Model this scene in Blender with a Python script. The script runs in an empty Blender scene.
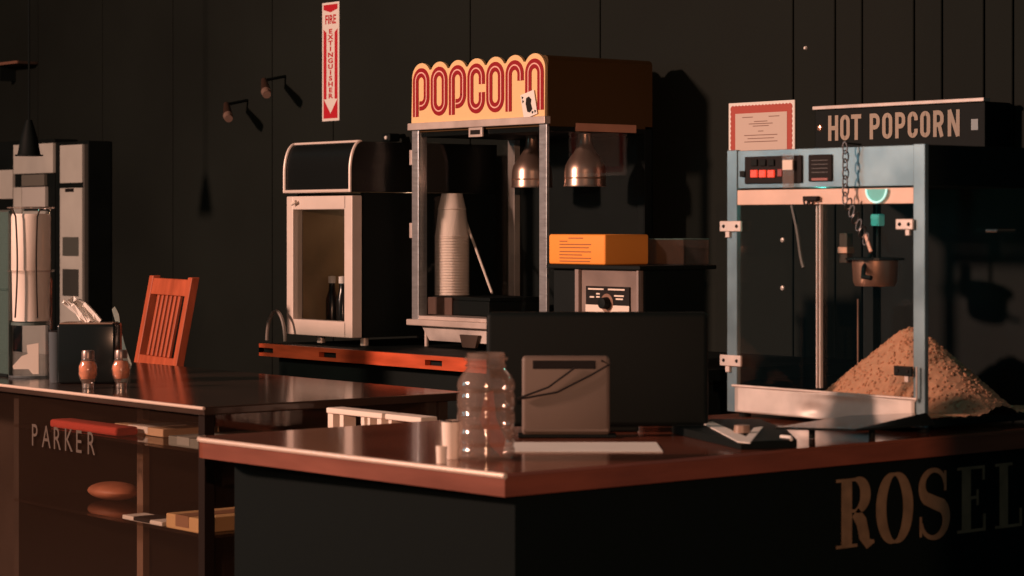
import bpy, bmesh, math, random
from mathutils import Vector, Matrix
random.seed(7)
SC = bpy.context.scene
COL = SC.collection
PI = math.pi

# ------------------------------------------------------------------ camera, world, lights, exposure
F = 2350.0; CZ = 1.45
TH = math.atan(2350.0/1912.0)            # heading: forward = (-sin, cos)
SF, CF = math.sin(TH), math.cos(TH)
cam = bpy.data.objects.new('camera', bpy.data.cameras.new('camera')); COL.objects.link(cam)
cam.location = (0, 0, CZ); cam.rotation_euler = (PI/2, 0, TH)
cam.data.sensor_width = 36; cam.data.lens = F/1024*36; cam.data.shift_y = -64/1024
cam.data.clip_start = 0.05; cam.data.clip_end = 60
cam.data.dof.use_dof = True; cam.data.dof.focus_distance = 7.0; cam.data.dof.aperture_fstop = 6.3
SC.camera = cam
SC.view_settings.view_transform = 'Standard'; SC.view_settings.look = 'None'
SC.view_settings.exposure = 0.0; SC.view_settings.gamma = 1.0; SC.view_settings.use_curve_mapping = False

W = bpy.data.worlds.new('world'); SC.world = W; W.use_nodes = True
bg = W.node_tree.nodes['Background']; bg.inputs[0].default_value = (0.5, 0.86, 0.88, 1); bg.inputs[1].default_value = 0.085

def area(name, loc, target, size, power, color, spread=180):
    l = bpy.data.lights.new(name, 'AREA'); l.shape = 'DISK'; l.size = size; l.energy = power; l.color = color
    l.spread = math.radians(spread)
    o = bpy.data.objects.new(name, l); COL.objects.link(o); o.location = loc
    o.rotation_euler = (Vector(target)-Vector(loc)).to_track_quat('-Z', 'Y').to_euler(); return o
area('warm_lamp', (-7.5, -3.2, 3.6), (-4.9, 4.4, 1.2), 0.5, 345, (1.0, 0.57, 0.42), 120)
area('fill_lamp', (0.9, -0.7, 2.0), (-4.6, 4.4, 1.1), 0.03, 52, (1.0, 0.50, 0.30), 120)  # added fill light from the camera side
area('teal_lamp', (-7.2, 0.0, 2.2), (-4.2, 4.4, 1.4), 0.9, 4.5, (0.25, 0.85, 1.0), 120)

# ------------------------------------------------------------------ from a pixel and one coordinate to a place
def xat(px, Y):
    t = (px-512)/F; return Y*(CF*t-SF)/(SF*t+CF)
def yat(px, X):
    t = (px-512)/F; return X*(SF*t+CF)/(CF*t-SF)
def dep(X, Y): return -SF*X+CF*Y
def zat(py, X, Y): return CZ-(py-224)/F*dep(X, Y)
def onz(px, py, Z):
    D = (CZ-Z)*F/(py-224.0); t = (px-512)/F
    return D*(CF*t-SF), D*(SF*t+CF)

# ------------------------------------------------------------------ materials
MATS = {}
def mat(name, c, rough=0.5, metal=0.0, spec=0.5, noise=0.0, nscale=8.0, bump=0.0, bscale=60.0, stretch=(1,1,1), coat=0.0, emit=None, es=0.0):
    if name in MATS: return MATS[name]
    m = bpy.data.materials.new(name); m.use_nodes = True; nt = m.node_tree; b = nt.nodes['Principled BSDF']
    b.inputs['Base Color'].default_value = (*c, 1); b.inputs['Roughness'].default_value = rough
    b.inputs['Metallic'].default_value = metal; b.inputs['Specular IOR Level'].default_value = spec
    b.inputs['Coat Weight'].default_value = coat; b.inputs['Coat Roughness'].default_value = 0.08
    if emit: b.inputs['Emission Color'].default_value = (*emit, 1); b.inputs['Emission Strength'].default_value = es
    tc = nt.nodes.new('ShaderNodeTexCoord'); mp = nt.nodes.new('ShaderNodeMapping'); mp.inputs['Scale'].default_value = stretch
    nt.links.new(tc.outputs['Object'], mp.inputs[0])
    if noise > 0:
        n = nt.nodes.new('ShaderNodeTexNoise'); n.inputs['Scale'].default_value = nscale; n.inputs['Detail'].default_value = 6
        nt.links.new(mp.outputs[0], n.inputs['Vector'])
        r = nt.nodes.new('ShaderNodeMix'); r.data_type = 'RGBA'
        r.inputs[6].default_value = (*[v*(1-noise) for v in c], 1); r.inputs[7].default_value = (*[min(1, v*(1+noise)) for v in c], 1)
        rp = nt.nodes.new('ShaderNodeMapRange'); rp.inputs[1].default_value = 0.3; rp.inputs[2].default_value = 0.7
        nt.links.new(n.outputs['Fac'], rp.inputs[0]); nt.links.new(rp.outputs[0], r.inputs[0]); nt.links.new(r.outputs[2], b.inputs['Base Color'])
        rr = nt.nodes.new('ShaderNodeMapRange'); rr.inputs[3].default_value = rough*0.8; rr.inputs[4].default_value = min(1, rough*1.25)
        nt.links.new(n.outputs['Fac'], rr.inputs[0]); nt.links.new(rr.outputs[0], b.inputs['Roughness'])
    if bump > 0:
        n2 = nt.nodes.new('ShaderNodeTexNoise'); n2.inputs['Scale'].default_value = bscale; n2.inputs['Detail'].default_value = 4
        nt.links.new(mp.outputs[0], n2.inputs['Vector'])
        bp = nt.nodes.new('ShaderNodeBump'); bp.inputs['Strength'].default_value = bump; bp.inputs['Distance'].default_value = 0.01
        nt.links.new(n2.outputs['Fac'], bp.inputs['Height']); nt.links.new(bp.outputs[0], b.inputs['Normal'])
    MATS[name] = m; return m
def glassmat(name, tint=(1,1,1), refl=0.06, rough=0.02, haze=0.0, hcol=(0.5,0.5,0.5)):
    m = bpy.data.materials.new(name); m.use_nodes = True; nt = m.node_tree; nt.nodes.clear()
    out = nt.nodes.new('ShaderNodeOutputMaterial'); tr = nt.nodes.new('ShaderNodeBsdfTransparent'); gl = nt.nodes.new('ShaderNodeBsdfGlossy')
    tr.inputs[0].default_value = (*tint, 1); gl.inputs['Roughness'].default_value = rough
    lw = nt.nodes.new('ShaderNodeLayerWeight'); lw.inputs['Blend'].default_value = 0.5
    pw_ = nt.nodes.new('ShaderNodeMath'); pw_.operation = 'POWER'; pw_.inputs[1].default_value = 5.0
    mr = nt.nodes.new('ShaderNodeMapRange'); mr.inputs[3].default_value = refl*0.4; mr.inputs[4].default_value = 0.8
    nt.links.new(lw.outputs['Facing'], pw_.inputs[0]); nt.links.new(pw_.outputs[0], mr.inputs[0])
    mx = nt.nodes.new('ShaderNodeMixShader'); nt.links.new(mr.outputs[0], mx.inputs[0])
    if haze > 0:
        df = nt.nodes.new('ShaderNodeBsdfDiffuse'); df.inputs[0].default_value = (*hcol, 1)
        m2 = nt.nodes.new('ShaderNodeMixShader'); m2.inputs[0].default_value = haze
        nt.links.new(tr.outputs[0], m2.inputs[1]); nt.links.new(df.outputs[0], m2.inputs[2]); nt.links.new(m2.outputs[0], mx.inputs[1])
    else: nt.links.new(tr.outputs[0], mx.inputs[1])
    nt.links.new(gl.outputs[0], mx.inputs[2]); nt.links.new(mx.outputs[0], out.inputs[0])
    MATS[name] = m; return m

BLACK = mat('black_enamel', (0.005, 0.0085, 0.0085), 0.6, spec=0.12, noise=0.15)
BLACKGL = mat('black_gloss', (0.01, 0.013, 0.013), 0.16, spec=0.35)
BLACKPL = mat('black_plastic', (0.005, 0.0085, 0.0085), 0.6, spec=0.12)
STEEL = mat('brushed_steel', (0.5, 0.52, 0.54), 0.3, 0.7, noise=0.12, nscale=20, stretch=(1,1,6))
STEELB = mat('teal_tinted_steel', (0.17, 0.25, 0.285), 0.32, 0.6, noise=0.15, nscale=12)  # teal reflection tinted into the steel colour
STEELD = mat('dull_steel', (0.55, 0.5, 0.47), 0.5, 0.35, noise=0.22, nscale=9, bump=0.1, bscale=12)
CHROME = mat('chrome', (0.8, 0.78, 0.76), 0.22, 1.0)
CREAMFR = mat('cream_frame', (0.72, 0.62, 0.56), 0.42, 0.1, noise=0.06)
ALU = mat('pale_aluminium', (0.58, 0.5, 0.46), 0.4, 0.3, noise=0.1, nscale=15)
PAPER = mat('white_paper', (0.8, 0.77, 0.73), 0.8, spec=0.2, noise=0.04)
CREAM = mat('cream_paper', (0.78, 0.68, 0.6), 0.75, spec=0.2, noise=0.04)
CUPM = mat('cup_paper', (0.92, 0.8, 0.72), 0.6, spec=0.3)
RED = mat('sign_red', (0.30, 0.012, 0.018), 0.5, spec=0.2)
YEL = mat('sign_yellow', (0.85, 0.58, 0.30), 0.5, spec=0.15)
YELB = mat('roof_yellow_shaded', (0.07, 0.038, 0.012), 0.6, spec=0.15)  # sign yellow darkened, the unlit side put into the colour
PINKL = mat('sign_pink_line', (0.85, 0.5, 0.42), 0.5, spec=0.2)
ORWOOD = mat('orange_wood', (0.52, 0.085, 0.03), 0.45, spec=0.3, noise=0.25, nscale=6, stretch=(1,6,6))
CHWOOD = mat('red_chair_wood', (0.46, 0.10, 0.045), 0.45, spec=0.3, noise=0.2, nscale=5, stretch=(5,5,1))
WOODED = mat('red_brown_wood', (0.19, 0.052, 0.028), 0.4, spec=0.5, noise=0.2, nscale=5, stretch=(1,1,6))
TOPM = mat('glossy_countertop', (0.22, 0.07, 0.042), 0.13, spec=0.6, noise=0.25, nscale=3, coat=0.3)
TOPB = mat('dark_glossy_top', (0.05, 0.032, 0.025), 0.13, spec=0.45, noise=0.2, nscale=4, coat=0.0)
TRIM = mat('nosing_highlight', (0.78, 0.6, 0.5), 0.3, 0.2)  # edge highlight put into the nosing colour
BROWNW = mat('brown_case_panel', (0.052, 0.036, 0.028), 0.6, spec=0.2, noise=0.25, nscale=4)
PANEL = mat('black_counter_panel', (0.003, 0.006, 0.006), 0.75, spec=0.08)
GOLD = mat('gold_lettering', (0.22, 0.14, 0.08), 0.5, 0.1, noise=0.2, nscale=30)
COPPER = mat('copper', (0.62, 0.36, 0.26), 0.32, 0.85, noise=0.15)
BELLM = mat('spun_metal', (0.55, 0.38, 0.31), 0.3, 0.9)
SALT = mat('orange_box_card', (0.9, 0.33, 0.06), 0.6, spec=0.2)
INK = mat('dark_print', (0.014, 0.012, 0.012), 0.7, spec=0.15)
GREYP = mat('grey_plastic', (0.15, 0.11, 0.09), 0.55, noise=0.08)
POP = mat('popcorn', (0.56, 0.29, 0.18), 0.9, spec=0.05, noise=0.12, nscale=40)
GLASS = glassmat('clear_glass', (0.95, 0.96, 0.96), 0.04)
TRAYP = glassmat('tray_plastic', (0.88, 0.88, 0.88), 0.2, 0.06, 0.02, (0.6, 0.5, 0.45))
PLGLASS = glassmat('clear_plastic', (0.90, 0.86, 0.84), 0.25, 0.08, 0.11, (0.8, 0.6, 0.5))
TEALG = glassmat('teal_glass', (0.6, 0.72, 0.70), 0.1, 0.03, 0.2, (0.2, 0.3, 0.28))
BLUEG = glassmat('bluish_glass', (0.5, 0.58, 0.62), 0.1, 0.03, 0.3, (0.25, 0.28, 0.3))
CASEG = glassmat('case_glass', (0.88, 0.85, 0.82), 0.12, 0.05, 0.012, (0.6, 0.35, 0.25))

# ------------------------------------------------------------------ mesh builder
class MB:
    def __init__(s): s.bm = bmesh.new()
    def box(s, x0, x1, y0, y1, z0, z1, bev=0.0, M=None, seg=2):
        t = bmesh.new(); bmesh.ops.create_cube(t, size=1)
        for v in t.verts: v.co = Vector((x0+(v.co.x+.5)*(x1-x0), y0+(v.co.y+.5)*(y1-y0), z0+(v.co.z+.5)*(z1-z0)))
        if bev > 0: bmesh.ops.bevel(t, geom=t.edges[:], offset=bev, segments=seg, affect='EDGES', profile=0.5)
        return s._add(t, M)
    def _add(s, t, M=None):
        if M is not None: bmesh.ops.transform(t, matrix=M, verts=t.verts)
        me = bpy.data.meshes.new('t'); t.to_mesh(me); t.free(); s.bm.from_mesh(me); bpy.data.meshes.remove(me); return s
    def lathe(s, prof, cx, cy, n=32, M=None, closed=False):
        t = bmesh.new(); rings = []
        for r, z in prof:
            rings.append([t.verts.new((cx+r*math.cos(2*PI*i/n), cy+r*math.sin(2*PI*i/n), z)) for i in range(n)] if r > 1e-6 else [t.verts.new((cx, cy, z))])
        for a, b in zip(rings, rings[1:]):
            for i in range(n):
                j = (i+1) % n
                if len(a) == 1 and len(b) == 1: continue
                if len(a) == 1: f = (a[0], b[i], b[j])
                elif len(b) == 1: f = (a[i], a[j], b[0])
                else: f = (a[i], a[j], b[j], b[i])
                t.faces.new(f)
        if not closed:
            if len(rings[0]) > 1: t.faces.new(rings[0])
            if len(rings[-1]) > 1: t.faces.new(rings[-1])
        bmesh.ops.recalc_face_normals(t, faces=t.faces[:])
        return s._add(t, M)
    def tube(s, pts, r, n=10, M=None, cyc=False, flat=None):
        t = bmesh.new(); pts = [Vector(p) for p in pts]; rings = []; N = len(pts); up0 = None
        for k, p in enumerate(pts):
            if cyc: d = (pts[(k+1) % N]-pts[k-1]).normalized()
            else: d = (pts[min(k+1, N-1)]-pts[max(k-1, 0)]).normalized()
            if up0 is None:
                up0 = Vector((0, 0, 1)) if abs(d.z) < 0.9 else Vector((0, 1, 0))
            sd = d.cross(up0)
            if sd.length < 1e-4: sd = d.cross(Vector((1, 0, 0)))
            sd.normalize(); up = sd.cross(d).normalized(); up0 = up
            rr = r[k] if isinstance(r, (list, tuple)) else r
            rings.append([t.verts.new(p+sd*math.cos(2*PI*i/n)*rr+up*math.sin(2*PI*i/n)*rr*(flat or 1)) for i in range(n)])
        pr = list(zip(rings, rings[1:])) + ([(rings[-1], rings[0])] if cyc else [])
        for a, b in pr:
            for i in range(n):
                j = (i+1) % n; t.faces.new((a[i], a[j], b[j], b[i]))
        if not cyc: t.faces.new(rings[0]); t.faces.new(rings[-1])
        bmesh.ops.recalc_face_normals(t, faces=t.faces[:])
        return s._add(t, M)
    def prism(s, poly, O, U, V, N, th):
        """2-D polygon (u,v) placed at O with axes U,V and extruded along N by th"""
        t = bmesh.new(); O, U, V, N = map(Vector, (O, U, V, N))
        a = [t.verts.new(O+U*p[0]+V*p[1]) for p in poly]; b = [t.verts.new(O+U*p[0]+V*p[1]+N*th) for p in poly]
        t.faces.new(a); t.faces.new(b); n = len(poly)
        for i in range(n): t.faces.new((a[i], a[(i+1) % n], b[(i+1) % n], b[i]))
        bmesh.ops.recalc_face_normals(t, faces=t.faces[:])
        bmesh.ops.triangulate(t, faces=[f for f in t.faces if len(f.verts) > 4])
        return s._add(t)
    def stroke(s, path, w, O, U, V, N, th, cyc=False):
        """band of width w (or list) along a 2-D path"""
        t = bmesh.new(); O, U, V, N = map(Vector, (O, U, V, N)); L = []; n = len(path)
        for k, p in enumerate(path):
            q0 = path[k-1] if (cyc or k > 0) else path[k]; q1 = path[(k+1) % n] if (cyc or k < n-1) else path[k]
            d = Vector((q1[0]-q0[0], q1[1]-q0[1])); d.normalize(); nn = Vector((-d.y, d.x))
            ww = (w[k] if isinstance(w, list) else w)/2
            c = []
            for sg in (1, -1):
                for h in (0, th):
                    c.append(t.verts.new(O+U*(p[0]+nn.x*ww*sg)+V*(p[1]+nn.y*ww*sg)+N*h))
            L.append(c)
        pr = list(zip(L, L[1:])) + ([(L[-1], L[0])] if cyc else [])
        for a, b in pr:
            t.faces.new((a[1], b[1], b[3], a[3])); t.faces.new((a[0], a[2], b[2], b[0]))
            t.faces.new((a[0], b[0], b[1], a[1])); t.faces.new((a[2], a[3], b[3], b[2]))
        if not cyc:
            for c in (L[0], L[-1]): t.faces.new((c[0], c[1], c[3], c[2]))
        bmesh.ops.recalc_face_normals(t, faces=t.faces[:])
        return s._add(t)
    def text(s, body, O, U, V, N, size, th, sx=1.0, align='LEFT', bold=0.0):
        c = bpy.data.curves.new('t', 'FONT'); c.body = body; c.size = size; c.extrude = th/2; c.align_x = align; c.offset = bold; c.resolution_u = 4
        o = bpy.data.objects.new('t', c); COL.objects.link(o); dg = bpy.context.evaluated_depsgraph_get()
        me = bpy.data.meshes.new_from_object(o.evaluated_get(dg)); U, V, N = map(Vector, (U, V, N))
        t = bmesh.new(); t.from_mesh(me)
        M = Matrix(((U.x*sx, V.x, N.x, O[0]), (U.y*sx, V.y, N.y, O[1]), (U.z*sx, V.z, N.z, O[2]), (0, 0, 0, 1)))
        COL.objects.unlink(o); bpy.data.objects.remove(o); bpy.data.curves.remove(c); bpy.data.meshes.remove(me)
        return s._add(t, M)
    def obj(s, name, m, off=(0,0,0), parent=None, smooth=False):
        off = Vector(off)
        for v in s.bm.verts: v.co -= off
        me = bpy.data.meshes.new(name); s.bm.to_mesh(me); s.bm.free()
        me.materials.append(m)
        for p in me.polygons: p.use_smooth = smooth
        if smooth: 
            try: me.set_sharp_from_angle(angle=math.radians(40))
            except Exception: pass
        o = bpy.data.objects.new(name, me); COL.objects.link(o)
        if parent is not None: o.parent = parent
        else: o.location = off
        return o

def tag(o, label, cat, group=None, kind=None):
    o['label'] = label; o['category'] = cat
    if group: o['group'] = group
    if kind: o['kind'] = kind
    return o
class Thing:
    """an Empty at the thing's base; parts are given in world coordinates (world=True) or local ones"""
    def __init__(s, name, label, cat, loc, rotz=0, group=None, world=True):
        s.e = bpy.data.objects.new(name, None); COL.objects.link(s.e); s.e.empty_display_size = 0.05
        s.e.location = loc; s.e.rotation_euler = (0, 0, rotz); tag(s.e, label, cat, group)
        s.off = Vector(loc) if world else Vector((0, 0, 0))
    def part(s, name, mb, m, label=None, smooth=False, parent=None):
        o = mb.obj(name, m, s.off, parent or s.e, smooth)
        if label: o['label'] = label
        return o
def single(name, mb, m, label, cat, base, group=None, smooth=False, kind=None):
    return tag(mb.obj(name, m, base, None, smooth), label, cat, group, kind)
def struct(name, mb, m):
    o = mb.obj(name, m); o['kind'] = 'structure'; return o
def dup(root, loc, label, rotz=None):
    r = root.copy(); COL.objects.link(r); r.location = loc; r['label'] = label
    if rotz is not None: r.rotation_euler = (0, 0, rotz)
    for ch in list(root.children):
        c = ch.copy(); COL.objects.link(c); c.parent = r
        for g in ch.children:
            d = g.copy(); COL.objects.link(d); d.parent = c
    return r
UX, UY, UZ = (1,0,0), (0,1,0), (0,0,1)
FN = (0,-1,0)     # outward normal of faces that look at the street

# ------------------------------------------------------------------ setting
WY = 5.15
WALLM = mat('dark_wall_paint', (0.0105, 0.0138, 0.0118), 0.75, spec=0.1, noise=0.2, nscale=1.3, bump=0.06, bscale=150)
WARMW = mat('brown_wall_paint', (0.05, 0.035, 0.025), 0.7, spec=0.2, noise=0.2, nscale=2)
mb = MB()
grooves = [-11.6, -11.0, -10.4, -9.8, -9.2, -8.6] + [xat(p, WY) for p in (272, 333, 470, 600, 793, 835, 862, 914, 942, 984, 1013)] + [-3.6, -3.2, -2.7]
xs = [-12.0] + sorted(grooves) + [-1.5]
for a, b in zip(xs, xs[1:]): mb.box(a+0.003, b-0.003, WY, WY+0.05, 0, 3.8, 0.002, seg=1)
mb.box(-12, -1.5, WY+0.012, WY+0.12, 0, 3.8)
struct('wall_back', mb, WALLM)
struct('floor', MB().box(-12, 2.5, -3.2, WY+0.12, -0.1, 0), mat('dark_floor', (0.05, 0.04, 0.035), 0.45, noise=0.3, nscale=3))
struct('wall_left', MB().box(-12.12, -12, -3.2, WY+0.12, 0, 3.8), WARMW)
struct('fill_blocker', MB().box(-0.152, 1.5, 0.44, 0.50, 0, 3.8), WARMW)  # unseen slab added to cut the fill light on the end panel
struct('ceiling', MB().box(-12.1, -1.5, 2.6, WY+0.12, 3.8, 3.9), WARMW)

# ------------------------------------------------------------------ bar counter A
CT = 1.0
AX1, AY0 = -3.29, 2.66
AX0 = -4.38
t = Thing('bar_counter', 'red-brown bar counter with glossy top and gold lettering on its black end panel', 'counter', (-3.9, 3.3, 0))
# outline with a rounded left corner, L-shaped behind
def rounded(cx, cy, r, a0, a1, n=8): return [(cx+r*math.cos(a0+(a1-a0)*i/n), cy+r*math.sin(a0+(a1-a0)*i/n)) for i in range(n+1)]
AX0, ALY = -4.29, 2.612
out = rounded(AX0+0.05, ALY+0.05, 0.05, PI, 1.5*PI) + [(AX1, AY0), (AX1, 4.45), (-4.0, 4.45), (-4.0, 3.75), (AX0, 3.75)]
def inset(poly, d):
    res = []; n = len(poly)
    for i in range(n):
        p, a, b = Vector(poly[i]), Vector(poly[i-1]), Vector(poly[(i+1) % n])
        e1 = (p-a).normalized(); e2 = (b-p).normalized(); n1 = Vector((-e1.y, e1.x)); n2 = Vector((-e2.y, e2.x))
        m = (n1+n2).normalized(); res.append(tuple(p+m*d/max(0.3, m.dot(n1))))
    return res
mb = MB(); mb.prism(inset(out, 0.004), (0,0,CT-0.042), UX, UY, UZ, 0.042); t.part('countertop', mb, TOPM)
mb = MB()
bt = bmesh.new()
mb.prism(out, (0,0,CT-0.042), UX, UY, UZ, 0.036); t.part('wooden_edge', mb, WOODED)
# nosing along the front only, its highlight put into the pale colour
mb = MB(); fp = rounded(AX0+0.05, ALY+0.05, 0.05, PI*1.1, 1.5*PI) + [(AX1+0.001, AY0)]
mb.tube([(x, y, CT-0.004) for x, y in fp], 0.0055, 8); t.part('front_nosing', mb, TRIM, label='bullnose strip along the front edge with its highlight painted in', smooth=True)
mb = MB(); mb.box(AX0+0.035, AX1-0.02, AY0+0.04, AY0+0.07, 0, CT-0.042); t.part('front_panel', mb, PANEL)
mb = MB(); mb.box(AX1-0.05, AX1-0.02, AY0+0.07, 4.43, 0, CT-0.042); t.part('end_panel', mb, PANEL)
mb = MB(); mb.box(AX0+0.035, AX0+0.065, AY0+0.07, 3.7, 0, CT-0.042); mb.box(AX0+0.065, -3.98, 3.67, 3.70, 0, CT-0.042); mb.box(-3.98, -3.95, 3.67, 4.43, 0, CT-0.042); mb.box(-3.95, AX1-0.05, 4.40, 4.43, 0, CT-0.042)
t.part('rear_panel', mb, PANEL)
# serif letters on end panel (u along +Y, v up)
LX = AX1-0.02
def arc(cx, cy, rx, ry, a0, a1, n=24): return [(cx+rx*math.cos(math.radians(a0+(a1-a0)*i/n)), cy+ry*math.sin(math.radians(a0+(a1-a0)*i/n))) for i in range(n+1)]
def serif_letter(ch, w, h):
    mb = MB(); args = ((LX, 0, 0), UY, UZ, UX, 0.003)
    return mb
def letter(mb, ch, y0, z0, w, h):
    A = ((LX, y0, z0), UY, UZ, UX, 0.0006)
    T, H = 0.27*w, 0.045*h
    cnt = [0]
    def bar(a, b, c, d):
        cnt[0] += 1; mb.prism([(a, c), (b, c), (b, d), (a, d)], *A[:4], A[4]+0.00025*cnt[0])
    def var(path, f, cyc=False):
        ws = []; n = len(path)
        for k in range(n):
            q0 = path[k-1] if (cyc or k > 0) else path[k]; q1 = path[(k+1) % n] if (cyc or k < n-1) else path[k]
            dx, dy = q1[0]-q0[0], q1[1]-q0[1]; l = math.hypot(dx, dy) or 1
            ws.append(H+(T-H)*f(k/(n-1), abs(dy)/l))
        mb.stroke(path, ws, *A, cyc=cyc)
    if ch == 'R':
        bar(0.14*w, 0.14*w+T, 0, h); bar(0, 0.55*w, 0, H); bar(0, 0.5*w, h-H, h)
        var([(0.4*w, h-H/2)]+arc(0.5*w, 0.75*h, 0.27*w, 0.25*h-H/2, 90, -90)+[(0.4*w, 0.5*h+H/2)], lambda k, d: d)
        mb.stroke([(0.5*w, 0.5*h), (0.66*w, 0.36*h), (0.74*w, 0.14*h), (0.84*w, 0.02*h), (1.0*w, 0.05*h)], [T*0.8, T, T, T*0.7, H], *A)
    elif ch == 'O':
        p = arc(0.5*w, 0.5*h, 0.5*w-T/2, 0.52*h-H/2, 0, 360, 48)[:-1]; var(p, lambda k, d: d**1.5, True)
    elif ch == 'S':
        p = arc(0.5*w, 0.76*h, 0.33*w, 0.24*h, 10, 225, 18)+[(0.5*w, 0.52*h)]+arc(0.5*w, 0.26*h, 0.36*w, 0.27*h, 45, -170, 20)
        n = len(p); var(p, lambda k, d: max(0.15, 1-abs(k-0.5)*2.6))
        bar(0.8*w, 0.86*w, 0.68*h, 0.98*h); bar(0.1*w, 0.16*w, 0.02*h, 0.32*h)
    elif ch == 'E':
        bar(0.14*w, 0.14*w+T, 0, h); bar(0, 0.85*w, 0, H); bar(0, 0.82*w, h-H, h); bar(0.3*w, 0.62*w, 0.5*h, 0.5*h+H)
        bar(0.78*w, 0.85*w, 0, 0.26*h); bar(0.76*w, 0.82*w, 0.78*h, h); bar(0.58*w, 0.63*w, 0.4*h, 0.64*h)
    elif ch == 'L':
        bar(0.14*w, 0.14*w+T, 0, h); bar(0, 0.85*w, 0, H); bar(0, 0.55*w, h-H, h); bar(0.78*w, 0.85*w, 0, 0.28*h)
let = [('R', 836, 874), ('O', 876, 913), ('S', 916, 951), ('E', 957, 990), ('L', 995, 1026)]
mb = MB()
for ch, p0, p1 in let:
    y0, y1 = yat(p0, LX), yat(p1, LX)
    letter(mb, ch, y0, zat(549, LX, yat(838, LX)), y1-y0, 0.142)
t.part('lettering', mb, GOLD, label='gold serif letters')

# ------------------------------------------------------------------ glass display case counter B
BY0, BY1, BX1, BX0 = 3.06, 3.88, -4.96, -8.4
t = Thing('display_case', 'long glass-fronted display counter with dark glossy top and front nosing in a highlight tone', 'display case', (-6.5, 3.4, 0))
mb = MB(); mb.box(BX0, BX1, BY0, BY1, CT-0.022, CT, 0.004); t.part('top', mb, TOPB)
mb = MB(); mb.tube([(BX0, BY0-0.001, CT-0.004), (BX1, BY0-0.001, CT-0.004)], 0.0045, 8); t.part('front_nosing', mb, TRIM, label='pale painted highlight strip along the front edge', smooth=True)
mb = MB(); mb.box(-6.06, BX1-0.02, 3.80, 3.83, 0.08, CT-0.022); mb.box(BX0, -6.06, 3.42, 3.45, 0.08, CT-0.022); mb.box(-6.08, -6.05, 3.12, 3.83, 0.08, CT-0.022)
t.part('back_panel', mb, BROWNW)
mb = MB(); mb.box(BX0, BX1-0.05, BY0+0.05, 3.45, 0, 0.08); mb.box(-6.08, BX1-0.05, 3.45, 3.80, 0, 0.08); t.part('plinth', mb, BLACK)
mb = MB(); mb.box(BX0, BX1-0.03, BY0+0.018, BY0+0.024, 0.09, CT-0.023); t.part('front_glass', mb, CASEG)
mb = MB(); mb.box(BX1-0.03, BX1-0.024, BY0+0.05, 3.79, 0.09, CT-0.023); t.part('side_glass', mb, CASEG)
mb = MB(); mb.box(BX1-0.045, BX1-0.015, BY0+0.01, BY0+0.04, 0.08, CT-0.022, 0.002); t.part('corner_post', mb, mat('dark_brown_post', (0.014, 0.009, 0.007), 0.6, spec=0.08))
mb = MB(); mb.box(BX1-0.045, BX1-0.015, 3.76, 3.79, 0.08, CT-0.022, 0.002); t.part('rear_post', mb, BROWNW)
SH1 = 0.885; SH2 = 0.675
for z in (SH1, SH2):
    mb = MB(); mb.box(-6.04, BX1-0.05, BY0+0.04, 3.45, z-0.008, z); t.part('shelf', mb, CASEG)
mb = MB(); mb.box(xat(137, 3.3), xat(143, 3.3), 3.3, 3.32, 0.08, CT-0.022); t.part('upright', mb, mat('tan_upright', (0.2, 0.12, 0.08), 0.6))
# name on glass
mb = MB(); xL, xR = xat(26, BY0), xat(93, BY0)
for i, ch in enumerate('PARKER'):
    mb.text(ch, (xL+(xR-xL)*(i/6.0), BY0+0.016, zat(451, xat(60, BY0), BY0)), UX, UZ, FN, 0.088, 0.001, 0.85)
t.part('lettering', mb, mat('faded_letter', (0.085, 0.06, 0.045), 0.6), label='faded pale capital letters on the glass')
# things in the case
mb = MB(); x0, x1 = xat(75, 3.2), xat(142, 3.2)
mb.box(x0, x1, 3.12, 3.19, SH1+0.0005, SH1+0.024, 0.008, seg=3)
single('folded_cloth', mb, mat('red_cloth', (0.5, 0.06, 0.04), 0.9, bump=0.4, bscale=40), 'flat red folded cloth on the upper shelf of the glass case', 'cloth', ((x0+x1)/2, 3.2, SH1), smooth=True)
def carton(px0, px1, y0, y1, z, h, m, label, name='carton', band=None):
    X0, X1 = xat(px0, y0), xat(px1, y0); tt = Thing(name, label, name.replace('_', ' ').split()[-1], ((X0+X1)/2, (y0+y1)/2, z))
    tt.part('box', MB().box(X0, X1, y0, y1, z+0.0005, z+h, 0.003), m)
    if band: tt.part('printed_band', MB().box(X0+(X1-X0)*0.3, X0+(X1-X0)*0.7, y0-0.001, y1+0.001, z+h*0.25, z+h+0.001), band)
TEALC = mat('grey_green_card', (0.2, 0.22, 0.2), 0.7); TANC = mat('tan_card', (0.6, 0.42, 0.27), 0.7)
carton(114, 163, 3.205, 3.38, SH1, 0.022, TANC, 'flat tan carton on the upper shelf just behind the red cloth', band=PAPER)
carton(168, 199, 3.10, 3.4, SH1, 0.026, TEALC, 'flat grey-green carton at the corner end of the upper shelf', band=mat('pale_card', (0.32, 0.34, 0.32), 0.7))
mb = MB(); cx = xat(114, 3.30); mb.lathe([(0.065*math.sin(a), SH2+0.025-0.025*math.cos(a)) for a in [PI*i/12 for i in range(13)]], 0, 0, 20)
bmesh.ops.scale(mb.bm, vec=(1.5, 1.0, 1.0), verts=mb.bm.verts); bmesh.ops.translate(mb.bm, vec=(cx, 3.30, 0.0005), verts=mb.bm.verts)
single('snack_bag', mb, mat('brown_bun', (0.42, 0.16, 0.09), 0.5, noise=0.3, nscale=12), 'round reddish brown bun-shaped bag on the lower case shelf', 'bag', (cx, 3.30, SH2), smooth=True)
carton(122, 162, 3.10, 3.17, SH2, 0.012, PAPER, 'thin white packet lying at the middle of the lower case shelf', 'snack_packet', INK)
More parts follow.
